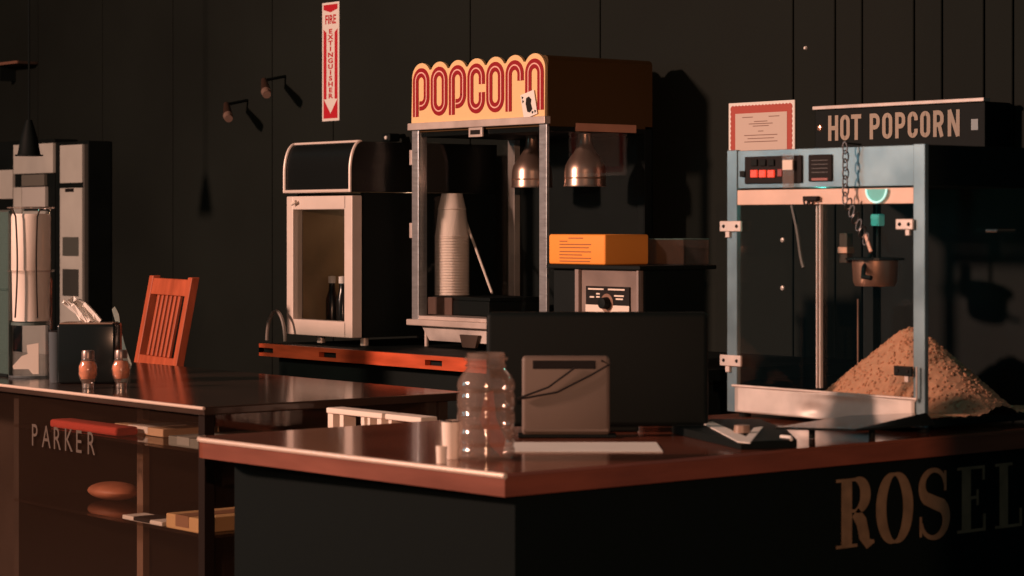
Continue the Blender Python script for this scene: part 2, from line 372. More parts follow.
carton(166, 199, 3.10, 3.34, SH2, 0.038, mat('yellow_card', (0.66, 0.44, 0.22), 0.7), 'yellowish snack carton at the corner end of the lower case shelf', 'carton', mat('brown_print', (0.3, 0.16, 0.09), 0.7))
# small trolley in the gap between the two counters, with a pale rack on it
RY = 3.38; X0, X1 = xat(326, RY), xat(421, RY); ZR = zat(407.5, X0, RY); ZT = ZR-0.056
t = Thing('service_trolley', 'reddish brown trolley standing in the gap between the two counters', 'trolley', ((X0+X1)/2, RY+0.13, 0))
t.part('top_board', MB().box(X0-0.02, X1+0.03, RY-0.04, RY+0.30, ZT-0.02, ZT, 0.003), TOPM)
for xx in (X0-0.01, X1-0.005):
    for yy in (RY-0.03, RY+0.26): t.part('leg', MB().box(xx, xx+0.025, yy, yy+0.025, 0.04, ZT-0.02), BROWNW); t.part('wheel', MB().lathe([(0, -0.01), (0.019, -0.01), (0.019, 0.01), (0, 0.01)], 0, 0, 16, M=Matrix.Translation((xx+0.012, yy+0.012, 0.0195)) @ Matrix.Rotation(PI/2, 4, 'X')), BLACKPL)
t.part('lower_board', MB().box(X0-0.01, X1+0.02, RY-0.03, RY+0.28, 0.25, 0.27), BROWNW)
t = Thing('low_rack', 'small pale rack with short legs on the trolley between the counters', 'rack', ((X0+X1)/2, RY+0.02, ZT))
t.part('rail', MB().box(X0, X0+(X1-X0)*0.60, RY, RY+0.05, ZR-0.014, ZR, 0.003), CREAM)
t.part('rail', MB().box(X0+(X1-X0)*0.63, X1, RY, RY+0.05, ZR-0.014, ZR, 0.003), CREAM)
for f, w_ in ((0.0, 0.022), (0.13, 0.016), (0.36, 0.014), (0.43, 0.01), (0.53, 0.018), (0.65, 0.012), (0.93, 0.012)):
    xx = X0+(X1-X0)*f; t.part('leg', MB().box(xx, xx+w_, RY+0.006, RY+0.044, ZT+0.0005, ZR-0.0135), CREAM)
# ------------------------------------------------------------------ back counter with the orange board
SZ = 1.05; SY = 4.30; SX0 = xat(259, SY); SX1 = -4.66
t = Thing('back_counter', 'black back counter with an orange slotted wooden board along its front edge', 'counter', ((SX0+SX1)/2, 4.7, 0))
t.part('countertop', MB().box(SX0, SX1, SY+0.02, WY-0.005, SZ-0.037, SZ, 0.003), BLACK)
mb = MB(); pos = sorted([265, 327, 433, 520])
edges = [SX0]
zc = SZ-0.020
for p in pos:
    a, b = xat(p-8 if p != 265 else p-6, SY), xat(p+9 if p != 265 else p+8, SY); edges += [a, b]
edges.append(SX1)
for i in range(0, len(edges), 2): mb.box(edges[i], edges[i+1], SY, SY+0.02, SZ-0.04, SZ+0.001)
for i in range(1, len(edges)-1, 2):
    mb.box(edges[i], edges[i+1], SY, SY+0.02, SZ-0.04, zc-0.009); mb.box(edges[i], edges[i+1], SY, SY+0.02, zc+0.008, SZ+0.001)
t.part('slotted_board', mb, ORWOOD, label='orange wooden board with black hand slots')
t.part('cabinet', MB().box(SX0+0.03, SX1-0.02, SY+0.06, WY-0.005, 0, SZ-0.037), BLACK)

# ------------------------------------------------------------------ countertop warmer cabinet
YW = 4.42
x0, x1 = xat(286.5, YW), xat(352, YW); zb = zat(338, x0, YW)+0.0; zd = zat(196.5, x0, YW)
zb = zat(334, x0, YW); ztop = zat(145.5, x0, YW)+0.004
xr = x1
t = Thing('warmer_cabinet', 'black countertop warmer with pale framed glass door and curved top panel', 'warmer', ((x0+x1)/2, 4.7, SZ))
yb = YW+0.60
# body as walls (open front)
mb = MB(); th = 0.015
yd = YW+0.045
mb.box(xr-th, xr, yd, yb, zb, zd+0.01); mb.box(x0, x0+th, yd, yb, zb, zd+0.01); mb.box(x0+th, xr-th, yb-th, yb, zb, zd+0.01)
mb.box(x0+th, xr-th, yd, yb-th, zb, zb+th)
t.part('body', mb, BLACK)
# curved hood
prof = [(YW-0.004, zd+0.012)]
H = ztop-zd-0.012
for i in range(11):
    a = i/10*PI/2; prof.append((YW-0.004+0.042*(1-math.cos(a)), zd+0.012+H*0.40+H*0.60*math.sin(a)))
prof += [(yb, ztop), (yb, zd+0.012)]
mb = MB(); mb.prism(prof, (x0-0.005, 0, 0), UY, UZ, UX, xr-x0+0.01); hood = t.part('hood', mb, mat('hood_glass', (0.006, 0.008, 0.008), 0.3, spec=0.3), label='black curved glass hood', smooth=True)
mb = MB(); fr = [(p[0]-0.003, p[1]) for p in prof[:12]]
for xx in (x0-0.001, xr-0.001): mb.tube([(xx, p[0], p[1]) for p in fr], 0.0055, 8)
mb.tube([(x0, fr[-1][0], fr[-1][1]), (xr, fr[-1][0], fr[-1][1])], 0.0055, 8); mb.tube([(x0, fr[0][0], fr[0][1]+0.004), (xr, fr[0][0], fr[0][1]+0.004)], 0.0055, 8)
t.part('hood_trim', mb, CREAMFR, label='pale metal trim around the curved hood', smooth=True)
# door
ft = 0.036
mb = MB()
mb.box(x0, x0+ft*1.05, YW, YW+0.04, zb, zd, 0.003); mb.box(xr-ft*1.25, xr, YW, YW+0.04, zb, zd, 0.003)
mb.box(x0+ft, xr-ft, YW, YW+0.039, zd-0.045, zd, 0.003); mb.box(x0+ft, xr-ft, YW, YW+0.039, zb, zb+0.052, 0.003)
door = t.part('door', mb, CREAMFR, label='pale metal framed glass door')
t.part('door_glass', MB().box(x0+ft, xr-ft, YW+0.018, YW+0.022, zb+0.05, zd-0.045), GLASS, parent=door)
t.part('door_catch', MB().tube([(x0+0.05, YW-0.012, zd-0.026), (x0+0.075, YW-0.012, zd-0.018)], 0.006, 8), CREAM, parent=door, smooth=True)
for xx in (x0+0.09, x0+0.34):
    for yy in (YW+0.08, YW+0.5): t.part('foot', MB().lathe([(0.014, SZ+0.0006), (0.014, zb)], min(xx, xr-0.03), yy, 16), ALU)
zs = zat(276, x0, YW+0.2)
t.part('inner_shelf', MB().box(x0+th, xr-th, YW+0.2, yb-th, zs-0.1, zs-0.095), mat('brown_shelf', (0.12, 0.08, 0.05), 0.5))
t.part('lining', MB().box(x0+th, xr-th, yb-th-0.004, yb-th, zb+th, zd).box(x0+th, x0+th+0.003, yd+0.01, yb-th-0.004, zb+th, zd), mat('brown_lining', (0.3, 0.22, 0.13), 0.5, noise=0.3, nscale=5))
# bottles inside
wl = bpy.data.lights.new('warmer_bulb', 'POINT'); wl.energy = 0.3; wl.color = (1.0, 0.6, 0.35); wl.shadow_soft_size = 0.02
wlo = bpy.data.objects.new('warmer_bulb', wl); COL.objects.link(wlo); wlo.location = ((x0+xr)/2, yb-0.22, zd-0.05)
def bottle(px, y, label):
    X = xat(px, y); z0 = zb+th+0.0005; tt = Thing('small_bottle', label, 'bottle', (X, y, z0), group='bottles in the warmer cabinet', world=False)
    tt.part('body', MB().lathe([(0.0, 0), (0.020, 0), (0.021, 0.01), (0.021, 0.10), (0.012, 0.13), (0.010, 0.155), (0.0, 0.155)], 0, 0, 20), BLACKGL, smooth=True)
    tt.part('base_band', MB().lathe([(0.0215, 0.004), (0.0225, 0.004), (0.0225, 0.016), (0.0215, 0.016)], 0, 0, 20), CHROME, smooth=True)
    tt.part('cap', MB().lathe([(0, 0.155), (0.013, 0.155), (0.013, 0.178), (0, 0.18)], 0, 0, 20), PAPER, smooth=True)
    return tt
b0 = bottle(332, YW+0.16, 'small dark bottle with white cap, the left one of the pair in the warmer')
dup(b0.e, (xat(342.5, YW+0.16), YW+0.16, zb+th+0.0005), 'small dark bottle with white cap beside the warmer door frame')
# black cable loops left of the warmer
cx = xat(276, 4.38)
mb = MB(); pts = [(cx+0.055*math.cos(a), 4.38, SZ+0.0065+0.10*math.sin(a)) for a in [PI*i/20 for i in range(0, 21)]]
mb.tube(pts, 0.006, 8)
single('power_cable', mb, mat('grey_cable', (0.18, 0.15, 0.13), 0.5), 'thick dark cable looping up from the back counter left of the warmer', 'cable', (cx, 4.38, SZ), smooth=True)

# ------------------------------------------------------------------ big popcorn machine
M1Y = 4.60; mx0, mx1 = xat(411, M1Y), xat(547, M1Y); my1 = 5.04
zst, zsb = zat(116, mx1, M1Y), zat(123.5, mx1, M1Y); zbt, zbb = zat(326, mx1, M1Y), zat(332.5, mx1, M1Y)
Wm = mx1-mx0
t = Thing('popcorn_machine', 'large glass popcorn machine with yellow scalloped POPCORN sign on the back counter', 'popcorn machine', ((mx0+mx1)/2, 4.82, SZ))
M1 = t
pw = 0.036
posts = [(mx0+0.004, M1Y), (mx1-pw-0.002, M1Y), (mx0+0.004, my1-pw), (mx1-pw-0.002, my1-pw)]
for k, (px_, py_) in enumerate(posts):
    m = STEEL if k < 2 else (STEELD if k == 2 else BLACK)
    t.part('corner_post', MB().box(px_, px_+pw, py_, py_+(pw if k != 1 else 0.012), zbt-0.002, zsb+0.002, 0.002), m)
t.part('front_header', MB().box(mx0-0.004, mx1+0.003, M1Y-0.012, M1Y+0.012, zsb, zst, 0.002), ALU)
# sign board
pitch = (Wm-0.020)/7.0; OX = mx0+0.014; SH = 0.194
poly = [(-0.006, 0)]; 
poly = [(-0.006, 0.0), (Wm-0.020, 0.0)]
br = pitch/2
tops = []
for i in reversed(range(7)):
    cx_ = (i+0.5)*pitch
    a0, a1 = (0, 150) if i == 6 else ((30, 180) if i == 0 else (30, 150))
    tops += arc(cx_, SH-br*0.98, br*1.04, br*0.98, a0, a1, 12)
poly += tops
mb = MB(); mb.prism(poly, (OX, M1Y-0.004, zst), UX, UZ, UY, 0.010); sign = t.part('sign_board', mb, YEL, label='yellow scalloped sign board with red retro POPCORN lettering')
lw = 0.030; lr = pitch*0.46-lw/2
def retro(ch):
    b, tp = 0.020, SH-0.016; L, R = -lr, lr; yt = tp-lw/2-lr; yb_ = b+lw/2+lr
    if ch == 'P': return [(L, b), (L, yt)]+arc(0, yt, lr, lr, 180, 0)+[(R, 0.083)]+arc(0, 0.083, lr, lr*0.95, 0, -90, 8)+[(L+0.02, 0.083-lr*0.95)], False
    if ch == 'O': return [(L, yb_), (L, yt)]+arc(0, yt, lr, lr, 180, 0)[1:]+[(R, yb_)]+arc(0, yb_, lr, lr, 0, -180)[1:-1], True
    if ch == 'C': return [(R, yt-0.022), (R, yt)]+arc(0, yt, lr, lr, 0, 180)[1:]+[(L, yb_)]+arc(0, yb_, lr, lr, 180, 360)[1:]+[(R, yb_+0.022)], False
    if ch == 'R': return [(L, b), (L, yt)]+arc(0, yt, lr, lr, 180, 0)[1:]+[(R, yt-0.02)], False
    return [(L, b), (L, yt)]+arc(0, yt, lr, lr, 180, 0)[1:]+[(R, b)], False
m1, m2 = MB(), MB()
for i, ch in enumerate('POPCORN'):
    p, cyc = retro(ch); p = [(q[0]+(i+0.5)*pitch, q[1]) for q in p]
    m1.stroke(p, lw, (OX, M1Y-0.0042-0.0005*0, zst), UX, UZ, FN, 0.0015, cyc)
    m2.stroke(p, 0.0042, (OX, M1Y-0.0058, zst), UX, UZ, FN, 0.0008, cyc)
t.part('lettering', m1, RED, label='dark red rounded retro letters', parent=sign); t.part('letter_inline', m2, PINKL, label='thin pale inline on the letters', parent=sign)
# roof with scalloped ridges
poly2 = [(-0.008, -0.03), (Wm-0.016, -0.03)]
for i in reversed(range(7)):
    cx_ = (i+0.5)*pitch; a0, a1 = (0, 145) if i == 6 else ((35, 180) if i == 0 else (35, 145))
    if i == 6: poly2 += [(Wm-0.016, SH-0.022), (Wm-0.020, SH-0.012), (Wm-0.030, SH-0.007)]; a0 = 80
    poly2 += arc(cx_, SH-0.006-br, br, br*0.96, a0, a1, 10)
mb = MB(); mb.prism(poly2, (OX, M1Y+0.0065, zst), UX, UZ, UY, my1-M1Y-0.01)
t.part('roof', mb, YELB, label='ridged yellow roof behind the sign with its shade painted in')
t.part('inner_ceiling', MB().box(mx0+0.005, mx1-0.004, M1Y+0.012, my1-0.005, zst-0.045, zst-0.03), BLACK)
yy0, yy1 = yat(576, mx1), yat(636, mx1)
t.part('side_strip', MB().box(mx1-0.008, mx1+0.002, yy0, yy1, zst-0.043, zst-0.018, 0.001), mat('copper_strip', (0.62, 0.3, 0.2), 0.5, noise=0.15), label='copper-coloured strip under the roof side')
t.part('latch_plate', MB().box(xat(470.5, M1Y), xat(484, M1Y), M1Y-0.008, M1Y-0.001, zat(137, xat(477, M1Y), M1Y), zat(127.5, xat(477, M1Y), M1Y), 0.001), ALU)
t.part('latch_window', MB().box(xat(472.5, M1Y), xat(482, M1Y), M1Y-0.009, M1Y-0.0075, zat(134.5, xat(477, M1Y), M1Y), zat(130, xat(477, M1Y), M1Y)), INK)
for p in (157, 230): t.part('hinge', MB().box(mx0-0.012, mx0+0.002, M1Y+0.002, M1Y+0.016, zat(p+8, mx0, M1Y), zat(p-7, mx0, M1Y), 0.001), ALU)
# glazing
t.part('front_glass', MB().box(mx0+pw, mx1-pw, M1Y+0.008, M1Y+0.012, zbt, zsb), GLASS)
t.part('side_glass', MB().box(mx1-0.010, mx1-0.006, M1Y+0.02, my1-pw, zbt, zst-0.045), GLASS)
t.part('side_glass', MB().box(mx0+0.006, mx0+0.010, M1Y+pw, my1-pw, zbt, zst-0.045), GLASS)
t.part('back_panel', MB().box(mx0+pw, mx1-pw, my1-0.012, my1-0.004, zbt, zst-0.03), BLACK)
t.part('glass_edge', MB().box(mx1-0.005, mx1-0.002, my1-0.006, my1-0.003, zat(235, mx1, my1), zsb), CHROME)
# base: lip, tapered drawer, legs
t.part('base_lip', MB().box(mx0-0.006, mx1+0.004, M1Y-0.016, my1, zbb, zbt, 0.003), ALU)
t.part('base_ledge', MB().box(mx0+0.01, mx1-0.01, M1Y+0.002, my1-0.02, zbt, zbt+0.012, 0.002), ALU)
mb = MB(); zz = SZ+0.022
mb.prism([(mx0+0.04, zbb), (mx1-0.04, zbb), (mx1-0.09, zz), (mx0+0.085, zz)], (0, M1Y+0.012, 0), UX, UZ, UY, 0.36)
dr = t.part('tapered_base', mb, STEELD)
xh = xat(471, M1Y+0.01)
t.part('drawer_pull', MB().prism([(xh-0.045, zbb-0.022), (xh+0.05, zbb-0.022), (xh+0.035, zbb-0.062), (xh-0.03, zbb-0.062)], (0, M1Y+0.0105, 0), UX, UZ, FN, 0.012), BROWNW, parent=dr)
for xx in (mx0+0.055, mx1-0.06):
    for yy in (M1Y+0.03, my1-0.06): t.part('leg', MB().lathe([(0.007, SZ+0.0006), (0.007, zbb+0.001)], xx-0.01, yy, 12), ALU)

def bell(px, y, label, grp='bell lamps in the popcorn machine'):
    X = xat(px, y); z0 = zat(187.5, X, y); ztp = zst-0.045
    tt = Thing('bell_heat_lamp', label, 'lamp', (X, y, z0), group=grp, world=False)
    pr = [(0.068, 0.0), (0.066, 0.006), (0.065, 0.05), (0.061, 0.068), (0.050, 0.088), (0.036, 0.106), (0.026, 0.122), (0.021, 0.14), (0.020, ztp-z0)]
    mbx = MB(); mbx.lathe(pr + [(0.012, ztp-z0), (0.016, 0.14), (0.022, 0.12), (0.046, 0.086), (0.058, 0.066), (0.062, 0.05), (0.065, 0.0)], 0, 0, 40, closed=True)
    tt.part('bell_shade', mbx, BELLM, smooth=True)
    tt.part('rim_band', MB().lathe([(0.066, 0.024), (0.0675, 0.026), (0.066, 0.028)], 0, 0, 40, closed=True), COPPER, smooth=True)
    return tt
l1 = bell(532, 4.83, 'spun metal bell heat lamp behind the popcorn machine front post')
dup(l1.e, (xat(585, 4.83), 4.83, l1.e.location.z), 'spun metal bell heat lamp seen through the popcorn machine side glass')

# tray, cups, stick
TY = 4.80; zt0 = zbt+0.0125; ztt = zat(295, xat(452, TY), TY)
xa, xb = xat(429, 4.70), xat(489, 4.70)
t = Thing('black_tray', 'black open tray under the cup stack in the popcorn machine', 'tray', ((xa+xb)/2, 4.8, zt0))
t.part('tray_body', MB().box(xa, xb, 4.70, 4.93, zt0+0.0005, ztt-0.012, 0.004), BLACKPL)
t.part('tray_front', MB().box(xa, xa+0.13, 4.695, 4.70, zt0+0.0005, ztt-0.004), mat('brown_tray_front', (0.12, 0.07, 0.055), 0.5), label='brown front plate')
t.part('tray_rim', MB().box(xa+0.01, xb-0.002, 4.705, 4.925, ztt-0.012, ztt-0.0005, 0.002), BLACKPL)
X = xat(452, TY)
g = 'stacked cups in the popcorn machine'
def cup(z, r0, r1, h, label, rim=True):
    """inverted cup: wide mouth (r0) at the bottom"""
    tt = Thing('paper_cup', label, 'cup', (X, TY, z), group=g, world=False)
    tt.part('wall', MB().lathe([(r0, 0), (r1, h), (r1-0.003, h), (0, h-0.002), ], 0, 0, 36, closed=True), CUPM, smooth=True)
    tt.part('rim', MB().lathe([(r0, 0.0), (r0+0.0016, 0.0012), (r0+0.0016, 0.0034), (r0-0.0005, 0.0045)], 0, 0, 36, closed=True), CUPM, smooth=True)
    return tt
z2 = zat(237, X, TY); z3 = zat(209, X, TY); z4 = zat(193.5, X, TY); n1 = 22
lab = 'wide cream paper cup nested upside down in the tall stack of the popcorn machine'
first = cup(ztt, 0.0575, 0.0455, z3-z2+0.004, lab)
for i in range(1, n1):
    if i < n1-1: dup(first.e, (X, TY, ztt+(z2-ztt-0.006)*i/(n1-2)), lab)
    else: dup(first.e, (X, TY, z2), 'wide cream paper cup right under the small top cup of the tall stack')
cup(z3-0.002, 0.0475, 0.035, z4-z3+0.002, 'small cream paper cup at the very top of the tall stack')
yk = 4.86
mb = MB(); mb.tube([(xat(464, yk), yk, zat(216, xat(464, yk), yk)), (xat(492, 4.75), 4.75, zat(293, xat(492, 4.75), 4.75))], 0.0045, 8)
single('wooden_stick', mb, CREAM, 'thin tan stick leaning against the cup stack in the popcorn machine', 'stick', (xat(492, 4.75), 4.75, zt0), smooth=True)

# playing card leaning on sign
cx, cz = xat(527, M1Y-0.016), zst
mb = MB(); Mx = Matrix.Translation((cx, M1Y-0.009, cz+0.0385)) @ Matrix.Rotation(math.radians(14), 4, 'Y') @ Matrix.Diagonal((-1, 1, 1, 1)).inverted()
t = Thing('playing_card', 'white playing card stuck at a tilt over the last letter of the popcorn sign', 'playing card', (cx, M1Y-0.009, cz))
Mx = Matrix.Translation((cx, M1Y-0.0085, cz+0.038)) @ Matrix.Rotation(math.radians(-13), 4, 'Y')
cd = t.part('card', MB().box(-0.033, 0.033, -0.0004, 0.0004, -0.038, 0.038, M=Mx), PAPER)
mb = MB()
for (u, v) in ((-0.025, 0.028), (-0.025, 0.016), (0.025, -0.028), (0.012, -0.028)):
    pts = [(0.006*math.cos(a)*(1.0 if k % 2 == 0 else 0.55), 0.006*math.sin(a)*(1.0 if k % 2 == 0 else 0.55)) for k, a in enumerate([2*PI*i/6 for i in range(6)])]
    mb.prism([(u+p[0], v+p[1]) for p in pts], (0, -0.0005, 0), UX, UZ, FN, 0.0004)
mb.prism([(-0.012, -0.02), (0.0, -0.026), (0.014, -0.018), (0.011, 0.0), (0.016, 0.012), (0.006, 0.024), (-0.008, 0.022), (-0.014, 0.006)], (0, -0.0005, 0), UX, UZ, FN, 0.0004)
bmesh.ops.transform(mb.bm, matrix=Mx, verts=mb.bm.verts)
t.part('pips', mb, INK)

# ------------------------------------------------------------------ dispenser right of the machine
DY = 4.32; dx0, dx1 = xat(550, DY), xat(641, DY); dy1 = yat(705, dx1)
dz1 = zat(266, dx1, DY)
t = Thing('counter_dispenser', 'black countertop dispenser with steel control panel and round knob', 'dispenser', ((dx0+dx1)/2, (DY+dy1)/2, SZ))
t.part('housing', MB().box(dx0, dx1, DY+0.012, dy1, SZ+0.0006, dz1-0.012, 0.004), BLACK)
t.part('top_plate', MB().box(dx0-0.006, dx1+0.006, DY-0.01, dy1+0.04, dz1-0.012, dz1, 0.003), BLACKPL)
xp0, xp1 = xat(577, DY), xat(640, DY)
PANM = mat('brown_steel', (0.2, 0.15, 0.13), 0.45, 0.2, noise=0.2, nscale=10)
t.part('steel_front', MB().box(xp0, xp1, DY+0.004, DY+0.0125, SZ+0.01, dz1-0.013, 0.001), PANM)
mb = MB(); mb.box(xat(576.5, DY), xat(580, DY), DY-0.006, DY+0.004, SZ+0.01, dz1-0.013); mb.box(xat(638, DY), xp1, DY-0.006, DY+0.004, SZ+0.01, dz1-0.013); t.part('side_flange', mb, mat('flange_steel', (0.3, 0.24, 0.22), 0.4, 0.3))
zp1, zp0 = zat(287.5, xp1, DY), zat(314, xp1, DY)
a, b = xat(586, DY), xat(629.5, DY)
cp = t.part('control_plate', MB().box(a, b, DY-0.001, DY+0.004, zp0, zp1, 0.001), INK, label='black control plate')
t.part('lower_label', MB().box(a, b, DY-0.002, DY-0.0008, zp0, zat(306.5, xp1, DY)), CREAM, parent=cp)
mb = MB(); cw = b-a
for (u0, u1, v) in ((0.06, 0.42, 0.86), (0.52, 0.9, 0.86), (0.10, 0.2, 0.55), (0.66, 0.88, 0.62), (0.70, 0.86, 0.5), (0.25, 0.33, 0.56), (0.25, 0.33, 0.68)):
    hgt = zp1-zp0; mb.box(a+cw*u0, a+cw*u1, DY-0.002, DY-0.0008, zp0+hgt*v, zp0+hgt*(v+0.06))
t.part('plate_print', mb, CREAM, parent=cp)
kx, kz = xat(607.5, DY), zat(303, xat(607, DY), DY)
RyM = Matrix.Translation((kx, DY-0.001, kz)) @ Matrix.Rotation(PI/2, 4, 'X')
t.part('knob_dial', MB().lathe([(0, 0), (0.026, 0), (0.026, 0.002), (0, 0.002)], 0, 0, 28, M=RyM), COPPER, parent=cp)
t.part('knob', MB().lathe([(0, 0.002), (0.017, 0.002), (0.015, 0.022), (0, 0.024)], 0, 0, 24, M=RyM), BLACKPL, parent=cp, smooth=True)
# orange carton on it
x0b, x1b = xat(548.5, DY), xat(605, DY); y1b = yat(649, x1b); z1b = zat(234.5, x1b, DY)
t = Thing('orange_carton', 'bright orange printed carton lying on top of the black dispenser', 'carton', ((x0b+x1b)/2, (DY+y1b)/2, dz1))
bx = t.part('box', MB().box(x0b, x1b, DY, y1b, dz1+0.0005, z1b, 0.006, seg=3), SALT, smooth=True)
mb = MB(); hb = z1b-dz1; wb = x1b-x0b
for i, (u0, u1) in enumerate(((0.36, 0.62), (0.20, 0.34), (0.20, 0.76), (0.20, 0.72), (0.20, 0.76), (0.20, 0.60), (0.20, 0.76), (0.20, 0.74))):
    v = 0.88-i*0.105 - (0.03 if i > 3 else 0); mb.box(x0b+wb*u0, x0b+wb*u1, DY-0.0006, DY+0.001, dz1+hb*v-0.0018, dz1+hb*v+0.0012)
t.part('printed_lines', mb, mat('brown_ink', (0.3, 0.1, 0.03), 0.7), parent=bx)
# clear tray
ta, tb = xat(651, 4.51), xat(697, 4.55)
t = Thing('clear_tray', 'empty clear plastic tray beside the orange carton on the dispenser', 'tray', ((ta+tb)/2, 4.53, dz1))
mb = MB(); z2_ = dz1+0.072; yA, yB = y1b+0.012, dy1+0.035
mb.box(ta, tb, yA, yA+0.003, dz1+0.001, z2_); mb.box(ta, tb, yB-0.003, yB, dz1+0.001, z2_); mb.box(ta, ta+0.003, yA+0.003, yB-0.003, dz1+0.001, z2_); mb.box(tb-0.003, tb, yA+0.003, yB-0.003, dz1+0.001, z2_); mb.box(ta, tb, yA, yB, dz1+0.0005, dz1+0.003)
t.part('tray_walls', mb, TRAYP)
t.part('rim', MB().tube([(ta, yA, z2_), (tb, yA, z2_), (tb, yB, z2_), (ta, yB, z2_)], 0.002, 6, cyc=True), TEALG)

# ------------------------------------------------------------------ small popcorn machine on the bar
NY = 3.86; nx0, nx1 = xat(727, NY), xat(925, NY); ny1 = 4.36
nzt = zat(143.5, nx1, NY); pw = xat(737, NY)-nx0
t = Thing('steel_popcorn_machine', 'steel and glass popcorn machine with red lit switches standing on the bar end', 'popcorn machine', ((nx0+nx1)/2, 4.1, CT))
hz = zat(188.5, xat(737, NY), NY); sz = zat(205, xat(737, NY), NY); pz = zat(385.5, xat(737, NY), NY)
for k, (xx, yy) in enumerate([(nx0, NY), (nx1-pw, NY), (nx0, ny1-pw), (nx1-pw, ny1-pw)]):
    t.part('corner_post', MB().box(xx, xx+pw, yy, yy+(0.012 if k < 2 else pw), CT+0.012, nzt, 0.0015), STEELB if k < 2 else BLACK)
t.part('top_box', MB().box(nx0+0.002, nx1-0.002, NY+0.014, ny1, hz, nzt-0.002, 0.002), BLACK)
hd = t.part('header_panel', MB().box(nx0+pw, nx1-pw, NY+0.003, NY+0.014, hz, nzt-0.002, 0.001), STEELB)
t.part('header_strip', MB().box(nx0+pw, nx1-pw, NY+0.001, NY+0.010, sz, hz-0.004, 0.001), mat('peach_strip', (0.66, 0.46, 0.37), 0.4, 0.1, noise=0.08, nscale=14))
def nbox(p0, p1, q0, q1, y0, y1, bev=0.001):
    xc = xat((p0+p1)/2, NY); return MB().box(xat(p0, NY), xat(p1, NY), y0, y1, zat(q1, xc, NY), zat(q0, xc, NY), bev)
sp = t.part('switch_panel', nbox(745, 802, 156, 183.5, NY-0.002, NY+0.003, 0.002), INK, label='black switch panel', parent=None)
REDL = mat('lit_red_switch', (0.3, 0.02, 0.01), 0.4, emit=(1.0, 0.06, 0.025), es=0.8); 
for p in (755.5, 764, 772.5): t.part('lit_switch', nbox(p-3.2, p+3.2, 170, 177.5, NY-0.007, NY-0.002, 0.001), REDL, label='glowing red rocker switch', parent=sp)
for p in (755.5, 764, 772.5): t.part('switch', nbox(p-3, p+3, 159.5, 166, NY-0.006, NY-0.002, 0.001), BLACKPL, parent=sp)
t.part('unlit_switch', nbox(779, 783.5, 169, 176.5, NY-0.006, NY-0.002, 0.001), mat('dark_red_switch', (0.25, 0.02, 0.015), 0.4), label='unlit dark red switch', parent=sp)
t.part('side_switch', nbox(741, 746, 171, 177, NY-0.005, NY+0.003, 0.001), BLACKPL)
dp = t.part('dark_plate', nbox(808.5, 832, 154.5, 181.5, NY-0.001, NY+0.003, 0.003), INK)
t.part('plate_label', nbox(812, 828, 178, 180.5, NY-0.002, NY-0.0005, 0), mat('dim_red_print', (0.3, 0.1, 0.09), 0.6), parent=dp)
mb = MB(); xc = xat(820, NY)
for q in (160, 164, 168, 172): mb.box(xat(812, NY), xat(828, NY), NY-0.0016, NY-0.0008, zat(q+0.6, xc, NY), zat(q, xc, NY))
t.part('plate_print', mb, mat('grey_print', (0.1, 0.1, 0.1), 0.6), parent=dp)
t.part('tape', nbox(785.5, 796.5, 154, 188, NY-0.010, NY-0.008, 0), PLGLASS, label='strip of clear tape over the switches')
t.part('tape_scrap', nbox(786, 796, 160, 170, NY-0.012, NY-0.0102, 0.0005), CREAM)
# teal reflection on the header, modelled as a glowing half ring
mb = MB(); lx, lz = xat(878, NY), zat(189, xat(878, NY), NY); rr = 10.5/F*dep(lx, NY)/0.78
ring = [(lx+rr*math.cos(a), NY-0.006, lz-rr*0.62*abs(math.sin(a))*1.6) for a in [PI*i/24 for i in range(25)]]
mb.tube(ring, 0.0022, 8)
t.part('reflection_ring', mb, mat('reflection_glow', (0.5, 0.9, 0.85), 0.3, emit=(0.55, 1.0, 0.92), es=0.7), label='pale half-ring reflection over the header strip, made to glow', smooth=True)
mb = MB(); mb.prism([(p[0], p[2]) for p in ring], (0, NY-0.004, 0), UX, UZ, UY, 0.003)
t.part('reflection_fill', mb, mat('reflection_teal', (0.12, 0.4, 0.36), 0.3, emit=(0.1, 0.5, 0.42), es=0.25), label='teal reflection inside the half ring, made to glow')
# glass and doors
t.part('front_glass', MB().box(nx0+pw, nx1-pw, NY+0.006, NY+0.009, pz, sz), GLASS)
t.part('side_glass', MB().box(nx1-0.008, nx1-0.005, NY+0.014, ny1-pw, CT+0.03, hz), GLASS)
t.part('side_glass', MB().box(nx0+0.005, nx0+0.008, NY+0.014, ny1-pw, CT+0.03, hz), GLASS)
t.part('back_panel', MB().box(nx0+pw, nx1-pw, ny1-0.014, ny1-0.006, CT+0.02, hz), BLACK)
t.part('door_edge', nbox(816.4, 817.2, 205, 388, NY-0.001, NY+0.0055, 0), ALU); t.part('door_edge', nbox(820.2, 821.2, 205, 388, NY-0.003, NY+0.0055, 0), ALU)
mb = MB(); mb.box(xat(806, NY), xat(820, NY), NY-0.012, NY+0.001, zat(201, xc, NY), zat(196, xc, NY), 0.002); 
for p in (809, 814): mb.tube([(xat(p, NY)+0.006*math.cos(a), NY-0.01, zat(202, xc, NY)+0.006*math.sin(a)) for a in [2*PI*i/12 for i in range(12)]], 0.0022, 6, cyc=True)
t.part('door_latch', mb, INK)
